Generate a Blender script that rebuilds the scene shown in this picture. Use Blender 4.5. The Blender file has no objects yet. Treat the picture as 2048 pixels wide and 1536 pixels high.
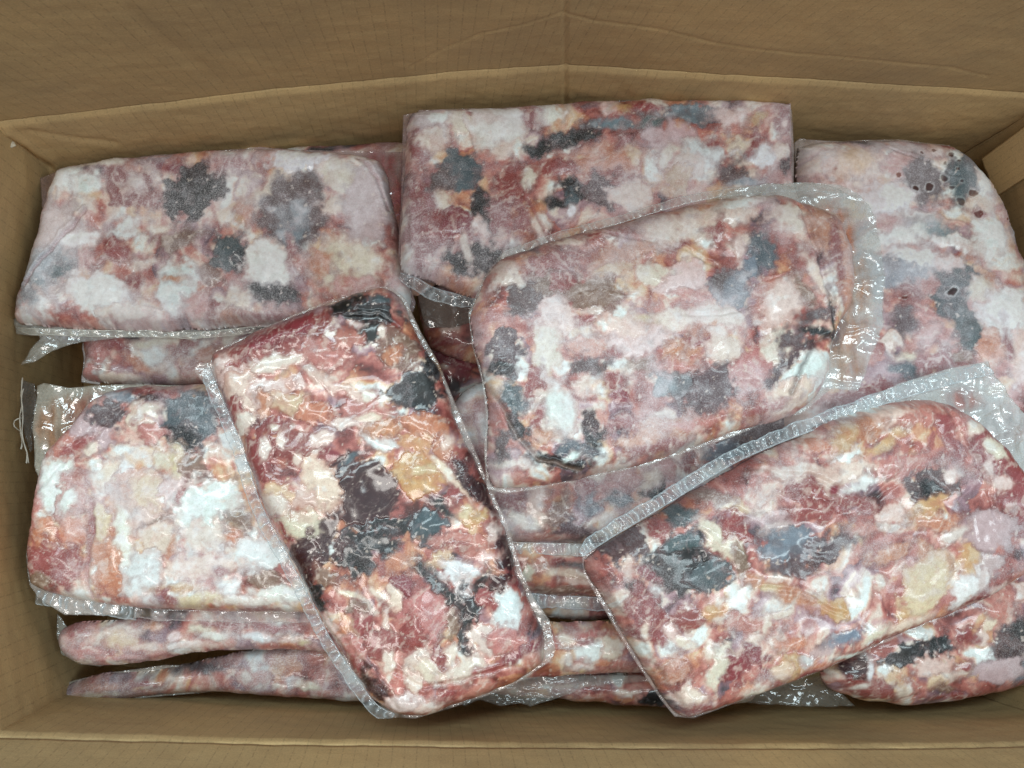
import bpy, math, random
import numpy as np
from mathutils import Vector, Matrix

S = bpy.context.scene
COL = S.collection
# ------------------------------------------------------------------ camera
FPX, HC = 1480.0, 0.55                      # focal length in photo pixels, camera height over z = 0
cam_data = bpy.data.cameras.new('camera'); cam = bpy.data.objects.new('camera', cam_data); COL.objects.link(cam)
cam_data.sensor_width = 36.0; cam_data.lens = FPX / 2048 * 36.0; cam_data.clip_start = 0.01; cam_data.clip_end = 50
nad = Vector(((860 - 1024) / FPX, -(970 - 768) / FPX, -1)).normalized()
q = nad.rotation_difference(Vector((0, 0, -1)))
RC = np.array(q.to_matrix())
cam.matrix_world = Matrix.Translation((0, 0, HC)) @ q.to_matrix().to_4x4()
S.camera = cam
S.render.resolution_x, S.render.resolution_y = 1024, 768
# ------------------------------------------------------------------ light
w = bpy.data.worlds.new('World'); S.world = w; w.use_nodes = True
w.node_tree.nodes['Background'].inputs[0].default_value = (0.80, 0.92, 1.0, 1)
w.node_tree.nodes['Background'].inputs[1].default_value = 0.28
def area(name, loc, target, sx, sy, power, col):
    d = bpy.data.lights.new(name, 'AREA'); d.shape = 'RECTANGLE'; d.size = sx; d.size_y = sy
    d.energy = power; d.color = col
    o = bpy.data.objects.new(name, d); COL.objects.link(o); o.location = loc
    o.rotation_euler = (Vector(target) - Vector(loc)).to_track_quat('-Z', 'Y').to_euler()
area('ceiling_light_far', (-0.25, 0.75, 1.9), (0, 0, 0), 1.5, 0.3, 23, (0.76, 0.95, 1.0))
area('ceiling_light_side', (0.95, -0.15, 1.8), (0, 0, 0), 0.22, 1.2, 13, (0.80, 0.96, 1.0))
area('ceiling_light_near', (-0.2, -0.35, 1.9), (0, 0, -0.05), 1.2, 0.2, 14, (1.0, 0.97, 0.92))
S.view_settings.view_transform = 'Standard'; S.view_settings.look = 'None'; S.view_settings.exposure = 0; S.view_settings.gamma = 1

# ------------------------------------------------------------------ photo pixel <-> world
def P(px, py, z):
    px = np.asarray(px, float); py = np.asarray(py, float)
    d = np.stack([(px - 1024) / FPX, -(py - 768) / FPX, -np.ones_like(px)], -1) @ RC.T
    t = (z - HC) / d[..., 2]
    return np.stack([d[..., 0] * t, d[..., 1] * t, np.zeros_like(t) + z], -1)
def pix(X, Y, z):
    v = np.stack([X, Y, np.zeros_like(X) + z - HC], -1) @ RC
    return 1024 + FPX * v[..., 0] / -v[..., 2], 768 - FPX * v[..., 1] / -v[..., 2]

# ------------------------------------------------------------------ noise
_r = np.random.RandomState(7); PERM = _r.permutation(4096); GA = _r.rand(4096) * 2 * np.pi; GX, GY = np.cos(GA), np.sin(GA); RV = _r.rand(4096, 4)
def hsh(i, j, s=0): return PERM[(PERM[(i + s * 131) & 4095] + j) & 4095]
def perlin(x, y, s=0):
    i = np.floor(x).astype(int); j = np.floor(y).astype(int); fx = x - i; fy = y - j
    u = fx * fx * fx * (fx * (fx * 6 - 15) + 10); v = fy * fy * fy * (fy * (fy * 6 - 15) + 10)
    def g(a, b):
        h = hsh(i + a, j + b, s); return GX[h] * (fx - a) + GY[h] * (fy - b)
    return ((g(0, 0) * (1 - u) + g(1, 0) * u) * (1 - v) + (g(0, 1) * (1 - u) + g(1, 1) * u) * v) * 1.6
def fbm(x, y, sc, s=0, o=3):
    r = 0; a = 1; t = 0
    for k in range(o):
        r = r + a * perlin(x / sc * 2 ** k + 17.3 * k, y / sc * 2 ** k + 9.1 * k, s + k); t += a; a *= .5
    return r / t * 1.3
def sst(a, b, x):
    t = np.clip((x - a) / (b - a), 0, 1); return t * t * (3 - 2 * t)
def cells(x, y, sc, s=0):
    x = x / sc; y = y / sc; i = np.floor(x).astype(int); j = np.floor(y).astype(int)
    d1 = np.full(x.shape, 9.); d2 = d1.copy(); id1 = np.zeros(x.shape, int); id2 = id1.copy()
    for a in (-1, 0, 1):
        for b in (-1, 0, 1):
            h = hsh(i + a, j + b, s); r = RV[h]
            d = np.hypot(i + a + r[..., 0] - x, j + b + r[..., 1] - y)
            c1 = d < d1; c2 = (~c1) & (d < d2)
            d2 = np.where(c1, d1, np.where(c2, d, d2)); id2 = np.where(c1, id1, np.where(c2, h, id2))
            d1 = np.where(c1, d, d1); id1 = np.where(c1, h, id1)
    return d1, d2, id1, id2

# ------------------------------------------------------------------ colours (sRGB of the substance)
def lin(c):
    c = np.asarray(c, float) / 255.; return np.where(c < .04045, c / 12.92, ((c + .055) / 1.055) ** 2.4)
PAL = dict(W=(228, 238, 236), w=(228, 212, 198), c=(220, 198, 158), y=(206, 164, 112), o=(204, 138, 102), p=(202, 132, 120),
           r=(158, 76, 74), R=(144, 50, 62), m=(60, 20, 29), k=(17, 29, 33), g=(80, 100, 106), b=(122, 140, 152),
           l=(198, 172, 174), u=(98, 78, 80), t=(144, 114, 96))
PALL = {k: lin(v) for k, v in PAL.items()}
KIND = dict(W='fat_piece', w='fat_piece', c='fat_piece', y='amber_meat_piece', o='amber_meat_piece', p='lean_meat_piece', r='lean_meat_piece',
            R='lean_meat_piece', m='lean_meat_piece', k='dark_meat_piece', g='dark_meat_piece', u='dark_meat_piece', b='dark_meat_piece', t='tan_meat_piece')

# ------------------------------------------------------------------ materials
def nodes(m):
    m.use_nodes = True; nt = m.node_tree; return nt, nt.nodes, nt.links, nt.nodes['Principled BSDF']
def mathn(N, L, op, a, b=None, clamp=False):
    n = N.new('ShaderNodeMath'); n.operation = op; n.use_clamp = clamp
    for i, v in enumerate((a, b)):
        if v is None: continue
        if isinstance(v, (int, float)): n.inputs[i].default_value = v
        else: L.new(v, n.inputs[i])
    return n.outputs[0]
def noise(N, L, vec, scale, detail=2, rough=.5, dist=0):
    n = N.new('ShaderNodeTexNoise'); n.inputs['Scale'].default_value = scale; n.inputs['Detail'].default_value = detail
    n.inputs['Roughness'].default_value = rough; n.inputs['Distortion'].default_value = dist; L.new(vec, n.inputs['Vector']); return n.outputs['Fac']
def mixc(N, L, f, a, b, mode='MIX'):
    n = N.new('ShaderNodeMix'); n.data_type = 'RGBA'; n.blend_type = mode
    for s, v in ((n.inputs[0], f), (n.inputs[6], a), (n.inputs[7], b)):
        if isinstance(v, (int, float)): s.default_value = v
        elif isinstance(v, tuple): s.default_value = (*v, 1)
        else: L.new(v, s)
    return n.outputs[2]
def maprange(N, L, v, a, b, c=0., d=1.):
    n = N.new('ShaderNodeMapRange'); n.inputs[1].default_value = a; n.inputs[2].default_value = b; n.inputs[3].default_value = c; n.inputs[4].default_value = d
    L.new(v, n.inputs[0]); return n.outputs[0]

def meat_material():
    m = bpy.data.materials.new('frozen_meat'); nt, N, L, B = nodes(m)
    at = N.new('ShaderNodeAttribute'); at.attribute_name = 'col'
    tc = N.new('ShaderNodeTexCoord'); V = tc.outputs['Object']
    fr = at.outputs['Alpha']
    n1 = noise(N, L, V, 260, 4, .6); n2 = noise(N, L, V, 1150, 3, .65); n3 = noise(N, L, V, 2300, 1)
    c = mixc(N, L, 1.0, at.outputs['Color'], mixc(N, L, n1, (.72, .66, .64), (1.22, 1.26, 1.27)), 'MULTIPLY')
    c = mixc(N, L, 1.0, c, mixc(N, L, maprange(N, L, n2, .3, .7), (.86, .84, .84), (1.12, 1.13, 1.13)), 'MULTIPLY')
    sp = maprange(N, L, n2, .46, .66)
    f = mathn(N, L, 'MULTIPLY', mathn(N, L, 'MULTIPLY', sp, fr), .6, True)
    c = mixc(N, L, f, c, (.60, .60, .62))
    n4 = noise(N, L, V, 1700, 1); c = mixc(N, L, mathn(N, L, 'MULTIPLY', maprange(N, L, n4, .76, .82), .6, True), c, (.80, .82, .82))  # sparkle of the frost painted into the colour as near-white dots
    L.new(c, B.inputs['Base Color'])
    L.new(maprange(N, L, fr, 0, .8, .5, .65), B.inputs['Roughness'])
    B.inputs['Specular IOR Level'].default_value = .35
    b1 = N.new('ShaderNodeBump'); b1.inputs['Distance'].default_value = .0003; b1.inputs['Strength'].default_value = .35
    L.new(mathn(N, L, 'ADD', n1, mathn(N, L, 'MULTIPLY', n2, .35)), b1.inputs['Height']); L.new(b1.outputs[0], B.inputs['Normal'])
    # clinging film: glossy coat with stretched wrinkles
    mp = N.new('ShaderNodeMapping'); mp.inputs['Scale'].default_value = (1, .2, 1); mp.inputs['Rotation'].default_value = (0, 0, .9); L.new(V, mp.inputs['Vector'])
    w1 = noise(N, L, mp.outputs[0], 17, 2, .4, .5)
    rid = mathn(N, L, 'ABSOLUTE', mathn(N, L, 'SUBTRACT', w1, .5))
    w2 = noise(N, L, V, 210, 3, .55)
    b2 = N.new('ShaderNodeBump'); b2.inputs['Distance'].default_value = .0032; b2.inputs['Strength'].default_value = .55
    rr = mathn(N, L, 'POWER', maprange(N, L, rid, 0, .035, 1, 0), 2.0)
    L.new(mathn(N, L, 'ADD', mathn(N, L, 'MULTIPLY', mathn(N, L, 'MULTIPLY', rr, .13), maprange(N, L, noise(N, L, V, 17, 2), .54, .64)), mathn(N, L, 'MULTIPLY', w1, .16)), b2.inputs['Height'])
    L.new(b2.outputs[0], B.inputs['Coat Normal'])
    B.inputs['Coat Roughness'].default_value = .11; B.inputs['Coat IOR'].default_value = 1.5
    L.new(maprange(N, L, fr, .1, .6, .58, .12), B.inputs['Coat Weight'])
    return m
def film_material():
    m = bpy.data.materials.new('clear_plastic_film'); nt, N, L, B = nodes(m)
    at = N.new('ShaderNodeAttribute'); at.attribute_name = 'col'
    tc = N.new('ShaderNodeTexCoord'); V = tc.outputs['Object']
    L.new(at.outputs['Color'], B.inputs['Base Color']); B.inputs['Roughness'].default_value = .14
    B.inputs['Specular IOR Level'].default_value = .9
    n = noise(N, L, V, 130, 3, .55, .8); n2 = noise(N, L, V, 500, 2)
    bm = N.new('ShaderNodeBump'); bm.inputs['Distance'].default_value = .0016; bm.inputs['Strength'].default_value = .3
    L.new(n, bm.inputs['Height']); L.new(bm.outputs[0], B.inputs['Normal'])
    tr = N.new('ShaderNodeBsdfTransparent'); mx = N.new('ShaderNodeMixShader'); gl = N.new('ShaderNodeBsdfGlossy')
    gl.inputs['Roughness'].default_value = .10; L.new(bm.outputs[0], gl.inputs['Normal'])
    a = mathn(N, L, 'MULTIPLY', at.outputs['Alpha'], maprange(N, L, n2, .25, .75, .7, 1.3), True)
    L.new(a, mx.inputs[0]); L.new(tr.outputs[0], mx.inputs[1]); L.new(B.outputs[0], mx.inputs[2])
    fz = N.new('ShaderNodeFresnel'); fz.inputs['IOR'].default_value = 1.6; L.new(bm.outputs[0], fz.inputs['Normal'])
    gm = N.new('ShaderNodeNewGeometry'); front = mathn(N, L, 'SUBTRACT', 1., gm.outputs['Backfacing'])
    m2 = N.new('ShaderNodeMixShader'); L.new(mathn(N, L, 'MULTIPLY', mathn(N, L, 'MULTIPLY', mathn(N, L, 'MULTIPLY', fz.outputs[0], front), 1.9), mathn(N, L, 'MULTIPLY', mathn(N, L, 'ADD', at.outputs['Alpha'], .10), 1.2), True), m2.inputs[0]); L.new(mx.outputs[0], m2.inputs[1]); L.new(gl.outputs[0], m2.inputs[2])
    L.new(m2.outputs[0], N['Material Output'].inputs['Surface'])
    return m
def card_material(base=(.53, .365, .182)):
    m = bpy.data.materials.new('brown_corrugated_cardboard'); nt, N, L, B = nodes(m)
    uv = N.new('ShaderNodeUVMap'); uv.uv_map = 'UVMap'
    sp = N.new('ShaderNodeSeparateXYZ'); L.new(uv.outputs[0], sp.inputs[0])
    tc = N.new('ShaderNodeTexCoord'); V = tc.outputs['Object']
    big = noise(N, L, V, 9, 3, .55); mid = noise(N, L, V, 45, 3); fin = noise(N, L, V, 900, 3, .7)
    wob = mathn(N, L, 'MULTIPLY', mathn(N, L, 'SUBTRACT', noise(N, L, V, 30, 1), .5), .0012)
    u = mathn(N, L, 'DIVIDE', mathn(N, L, 'ADD', sp.outputs[0], wob), .0078)
    fr = mathn(N, L, 'FRACT', u); d = mathn(N, L, 'ABSOLUTE', mathn(N, L, 'SUBTRACT', fr, .5))
    ln = maprange(N, L, d, .015, .085, 1, 0)
    # the flute print breaks up into short dashes
    cm = N.new('ShaderNodeCombineXYZ'); L.new(mathn(N, L, 'MULTIPLY', sp.outputs[0], 60), cm.inputs[0]); L.new(mathn(N, L, 'MULTIPLY', sp.outputs[1], 330), cm.inputs[1])
    dash = maprange(N, L, noise(N, L, cm.outputs[0], 1, 2), .42, .62, .10, 1)
    ln = mathn(N, L, 'MULTIPLY', mathn(N, L, 'MULTIPLY', ln, dash), .26)
    # faint lines across, the glue tracks of the flutes
    v = mathn(N, L, 'DIVIDE', sp.outputs[1], .0115); fv = mathn(N, L, 'FRACT', v); dv = mathn(N, L, 'ABSOLUTE', mathn(N, L, 'SUBTRACT', fv, .5))
    lv = mathn(N, L, 'MULTIPLY', mathn(N, L, 'MULTIPLY', maprange(N, L, dv, .01, .06, 1, 0), maprange(N, L, mid, .45, .6)), .12)
    ln = mathn(N, L, 'MAXIMUM', ln, lv)
    c = mixc(N, L, maprange(N, L, big, .35, .65), tuple(x * .9 for x in base), (base[0] * 1.08, base[1] * 1.07, base[2] * 1.02))
    c = mixc(N, L, 1., c, mixc(N, L, mid, (.90, .92, .94), (1.1, 1.08, 1.06)), 'MULTIPLY')
    c = mixc(N, L, 1., c, mixc(N, L, maprange(N, L, fin, .3, .7), (.86, .86, .86), (1.13, 1.13, 1.13)), 'MULTIPLY')
    c = mixc(N, L, ln, c, (.05, .028, .012))
    L.new(c, B.inputs['Base Color']); B.inputs['Roughness'].default_value = .72; B.inputs['Specular IOR Level'].default_value = .3
    bp = N.new('ShaderNodeBump'); bp.inputs['Distance'].default_value = .0006; bp.inputs['Strength'].default_value = .5
    hh = mathn(N, L, 'ADD', mathn(N, L, 'ADD', mathn(N, L, 'MULTIPLY', fin, .35), mid), mathn(N, L, 'MULTIPLY', ln, -1.2))
    L.new(hh, bp.inputs['Height']); L.new(bp.outputs[0], B.inputs['Normal'])
    return m
def plain(name, col, rough=.7):
    m = bpy.data.materials.new(name); nt, N, L, B = nodes(m)
    tc = N.new('ShaderNodeTexCoord'); n = noise(N, L, tc.outputs['Object'], 500, 3)
    L.new(mixc(N, L, n, tuple(c * .75 for c in col), tuple(min(1, c * 1.2) for c in col)), B.inputs['Base Color']); B.inputs['Roughness'].default_value = rough
    return m
MEAT = meat_material(); FILM = film_material(); CARD = card_material(); PAPER = plain('torn_paper', (.62, .56, .44)); THREAD = plain('cotton_thread', (.66, .62, .54))

# ------------------------------------------------------------------ mesh helpers
def mk(name, V, F, mat, parent=None, col=None, uv=None, loc=None, smooth=True):
    """V (n,3); F list of (k,4)/(k,3) index arrays"""
    V = np.asarray(V, float)
    if loc is not None: V = V - np.asarray(loc)
    me = bpy.data.meshes.new(name); me.vertices.add(len(V)); me.vertices.foreach_set('co', V.astype(np.float32).ravel())
    F = [np.asarray(f, int) for f in F if len(f)]
    idx = np.concatenate([f.ravel() for f in F]); tot = np.concatenate([np.full(len(f), f.shape[1]) for f in F])
    st = np.concatenate([[0], np.cumsum(tot)[:-1]])
    me.loops.add(len(idx)); me.loops.foreach_set('vertex_index', idx.astype(np.int32))
    me.polygons.add(len(tot)); me.polygons.foreach_set('loop_start', st.astype(np.int32))
    me.update(calc_edges=True); me.validate()
    me.polygons.foreach_set('use_smooth', np.full(len(me.polygons), smooth))
    if col is not None:
        a = me.color_attributes.new('col', 'FLOAT_COLOR', 'POINT'); a.data.foreach_set('color', np.asarray(col, np.float32).ravel())
    if uv is not None:
        l = me.uv_layers.new(name='UVMap'); l.data.foreach_set('uv', uv[idx].astype(np.float32).ravel())
    me.materials.append(mat)
    o = bpy.data.objects.new(name, me); COL.objects.link(o)
    if parent: o.parent = parent
    return o
def empty(name, loc, label, cat, group=None):
    o = bpy.data.objects.new(name, None); COL.objects.link(o); o.location = loc; o.empty_display_size = .02
    o['label'] = label; o['category'] = cat
    if group: o['group'] = group
    return o
def smooth_poly(pts, n=240, closed=True, soft=1.0):
    """Catmull-Rom resample; closed loop"""
    p = np.asarray(pts, float); m = len(p); out = []
    rng = range(m if closed else m - 1)
    for i in rng:
        g = (lambda k: p[k % m]) if closed else (lambda k: p[min(max(k, 0), m - 1)])
        a, b, c, d = g(i - 1), g(i), g(i + 1), g(i + 2)
        L_ = max(2, int(np.hypot(*(c - b)) / 7))
        for t in np.linspace(0, 1, L_, endpoint=False):
            out.append(b + soft * .5 * ((c - a) * t + (2 * a - 5 * b + 4 * c - d) * t * t + (3 * b - a - 3 * c + d) * t ** 3) if soft == 1.0 else b + (c - b) * t)
    if not closed: out.append(p[-1])
    return np.array(out)
def sdf(X, Y, poly):
    """distance to the polygon, positive inside; plus nearest boundary points"""
    a = poly; b = np.roll(poly, -1, 0); best = np.full(X.shape, 1e9); nx = X.copy(); ny = Y.copy(); ins = np.zeros(X.shape, bool)
    for (x0, y0), (x1, y1) in zip(a, b):
        dx, dy = x1 - x0, y1 - y0; l = dx * dx + dy * dy + 1e-18
        t = np.clip(((X - x0) * dx + (Y - y0) * dy) / l, 0, 1); cx = x0 + t * dx; cy = y0 + t * dy
        d = (X - cx) ** 2 + (Y - cy) ** 2; k = d < best
        best = np.where(k, d, best); nx = np.where(k, cx, nx); ny = np.where(k, cy, ny)
        if abs(dy) > 1e-15:
            c = ((y0 > Y) != (y1 > Y)) & (X < x0 + (Y - y0) * dx / dy); ins ^= c
    d = np.sqrt(best); return np.where(ins, d, -d), nx, ny
def linedist(X, Y, pts):
    best = np.full(X.shape, 1e9)
    for (x0, y0), (x1, y1) in zip(pts[:-1], pts[1:]):
        dx, dy = x1 - x0, y1 - y0; l = dx * dx + dy * dy + 1e-12
        t = np.clip(((X - x0) * dx + (Y - y0) * dy) / l, 0, 1)
        best = np.minimum(best, (X - x0 - t * dx) ** 2 + (Y - y0 - t * dy) ** 2)
    return np.sqrt(best)
def grid_in(polyw, step):
    """grid of points inside polyw (world XY), border points snapped on it"""
    x0, y0 = polyw.min(0) - step; x1, y1 = polyw.max(0) + step
    xs = np.arange(x0, x1 + step, step); ys = np.arange(y0, y1 + step, step)
    X, Y = np.meshgrid(xs, ys); d, nx, ny = sdf(X, Y, polyw)
    snap = np.abs(d) < step * .5; X = np.where(snap, nx, X); Y = np.where(snap, ny, Y); d = np.where(snap, 0, d)
    ok = d >= 0
    near = (~ok) & (d > -step * 1.0)                       # snap the outer ring too so the rim is smooth
    X = np.where(near, nx, X); Y = np.where(near, ny, Y); d = np.where(near, 0, d); ok = ok | near
    return X, Y, d, ok
def quads(ok):
    h, w_ = ok.shape; I = np.arange(h * w_).reshape(h, w_)
    q = ok[:-1, :-1] & ok[1:, :-1] & ok[:-1, 1:] & ok[1:, 1:]
    return np.stack([I[:-1, :-1][q], I[:-1, 1:][q], I[1:, 1:][q], I[1:, :-1][q]], -1)
def compact(F, *arrs):
    u, inv = np.unique(F, return_inverse=True); return inv.reshape(F.shape), [a[u] for a in arrs]
def border_edges(F):
    e = np.concatenate([F[:, [0, 1]], F[:, [1, 2]], F[:, [2, 3]], F[:, [3, 0]]]); k = np.sort(e, 1); key = k[:, 0] * 10_000_000 + k[:, 1]
    _, i, c = np.unique(key, return_index=True, return_counts=True); return e[i[c == 1]]

# ------------------------------------------------------------------ colour of the meat mass
def ramp(t, stops):
    xs = [a for a, _ in stops]; cs = np.array([PALL[b] if isinstance(b, str) else lin(b) for _, b in stops])
    return np.stack([np.interp(t, xs, cs[:, k]) for k in range(3)], -1)
def fields(x, y, seed, cell=44):
    f = {}
    f['a'] = fbm(x, y, 120, seed, 3); f['b'] = fbm(x, y, 110, seed + 9, 3)
    wx = x + 26 * f['a'] + 15 * fbm(x, y, 38, seed + 14, 4); wy = y + 26 * f['b'] + 15 * fbm(x, y, 38, seed + 19, 4)
    f['wx'] = x + 13 * fbm(x, y, 46, seed + 23, 3) + 3 * fbm(x, y, 11, seed + 24, 3); f['wy'] = y + 13 * fbm(x, y, 46, seed + 29, 3) + 3 * fbm(x, y, 11, seed + 30, 3)
    an = RV[seed & 4095][0] * 3.1; ca, sa = np.cos(an), np.sin(an); ux = wx * ca + wy * sa; uy = -wx * sa + wy * ca
    f['m'] = .85 * fbm(wx, wy, 70, seed + 33, 2) + .15 * fbm(wx, wy, 20, seed + 35, 2)
    f['h'] = fbm(wx, wy, 90, seed + 39, 3)
    f['n'] = fbm(x, y, 26, seed + 43, 4); f['e'] = fbm(x, y, 13, seed + 47, 3)
    f['s'] = fbm(ux * .35, uy * 1.4, 14, seed + 51, 4)
    f['v'] = sst(.09, 0, np.abs(fbm(wx, wy, 46, seed + 57, 4)))
    # lumps pressed together: distance to the seam between them, and one random number per lump
    wx2 = x + 16 * f['a'] + 9 * fbm(x, y, 24, seed + 61, 3); wy2 = y + 16 * f['b'] + 9 * fbm(x, y, 24, seed + 66, 3)
    cx = wx2 * ca * 1. + wy2 * sa; cy = (-wx2 * sa + wy2 * ca) * 1.35
    d1, d2, i1, i2 = cells(cx, cy, cell, seed + 71); e1, e2, j1, j2 = cells(cx, cy, cell * .45, seed + 73)
    f['c'] = d2 - d1; f['cr'] = RV[i1][..., 1]; f['ch'] = RV[i1][..., 2]; f['c2'] = e2 - e1; f['cr2'] = RV[j1][..., 1]
    return f
def K(c, f, col):
    f = f[..., None]; return c * (1 - f) + (PALL[col] if isinstance(col, str) else col) * f
def base_colour(F, bias=0.):
    core = sst(.0, .42, F['c']); core2 = sst(0, .4, F['c2'])
    t = F['m'] * .55 + .20 * F['s'] + bias + (F['cr'] - .44) * .95 * core + (F['cr2'] - .5) * .45 * core2 * sst(.4, .5, F['ch']) - .10 * (1 - core)
    warm = ramp(t, [(-.75, 'm'), (-.5, (122, 58, 54)), (-.26, (168, 92, 84)), (-.02, (196, 124, 112)), (.13, (212, 156, 142)), (.26, (224, 192, 176)), (.38, 'w'), (.6, 'W')])
    cool = ramp(t, [(-.6, 'k'), (-.44, (70, 68, 76)), (-.26, (116, 92, 104)), (-.02, (164, 128, 138)), (.14, (190, 156, 162)), (.28, (208, 186, 186)), (.40, 'w'), (.62, 'W')])
    ora = ramp(t, [(-.6, (96, 48, 38)), (-.36, (164, 90, 68)), (-.1, (204, 136, 100)), (.12, (220, 172, 134)), (.3, (224, 196, 158)), (.45, 'w'), (.7, 'W')])
    h = F['h'] * .7 + (F['ch'] - .5) * .7
    k = sst(-.16, -.42, h)[..., None]; c = warm * (1 - k) + cool * k
    k = sst(.20, .36, h)[..., None]; c = c * (1 - k) + ora * k
    seam = sst(.11, .0, F['c']) * sst(-.25, .25, F['a'] + F['n'] * .6)  # reddish seam colour, also painting relief shade between the lumps
    return K(c, seam * .42, lin((136, 78, 74)))
def blob_mask(x, y, b, seed, F=None, soft=5.):
    cx, cy, rx, ry, a = b[1:6]; ca, sa = math.cos(math.radians(a)), math.sin(math.radians(a)); mn = min(rx, ry)
    if F is None: wx, wy, nn = x, y, 0
    else:
        q_ = min(1, mn / 18.); wx = x + (F['wx'] - x) * q_; wy = y + (F['wy'] - y) * q_; nn = F['n'] * min(mn * .42, 15) + F['e'] * min(6, mn * .28)
    dx, dy = wx - cx, wy - cy; u = (dx * ca + dy * sa) / rx; v = (-dx * sa + dy * ca) / ry
    r = np.sqrt(u * u + v * v); d = (1 - r) * mn * 1.0
    return sst(-soft, soft, d + nn), np.clip(1 - r, 0, 1)
def detail(c, cls, F, core=None):
    n, e, s_ = F['n'], F['e'], F['s']
    if core is not None:
        ed = 1 - sst(-.02, .34, core + .12 * n)  # rim tint against purer core: tissue colour plus painted lump shading
        c = K(c, ed * (.62 if cls in 'Wwcy' else .5), lin({'W': (206, 172, 160), 'w': (204, 146, 128), 'c': (206, 146, 112), 'y': (188, 112, 78)}[cls] if cls in 'Wwcy' else (96, 72, 76) if cls in 'kgub' else (132, 58, 52) if cls in 'prRot' else (90, 40, 44)))
    c = c * (1 + .10 * n + .07 * e)[..., None]
    if cls in 'Wwc':
        c = K(c, F['v'] * (.24 if cls != 'W' else .12), 'p'); c = K(c, sst(.15, .6, -F['m']) * .45, (lin((196, 146, 130)))); c = K(c, sst(.2, .6, n) * .4, 'W' if cls != 'c' else 'w')
    elif cls in 'kgu':
        c = K(c, sst(.2, .42, e + .4 * n) * .24, lin((130, 140, 146))); c = K(c, sst(.3, .6, s_) * .2, 'l'); c = K(c, sst(.1, .6, F['m']) * .35, 'u')
    elif cls in 'b':
        c = K(c, sst(.1, .5, n) * .5, lin((184, 184, 190))); c = K(c, sst(.1, .5, -F['m']) * .5, 'u')
    elif cls in 'prRmot':
        c = K(c, sst(.16, .5, s_) * (.12 if cls == 'm' else .45), 'w'); c = K(c, F['v'] * (.1 if cls == 'm' else .28), 'w')
        k = (sst(.05, .5, -s_) * .45)[..., None]; c = c * (1 - k) + c * np.array([.66, .5, .5]) * k
    elif cls in 'y':
        c = K(c, sst(.05, .4, n) * .6, 'c'); c = K(c, sst(.1, .5, -n) * .5, 'o')
    return c

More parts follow.
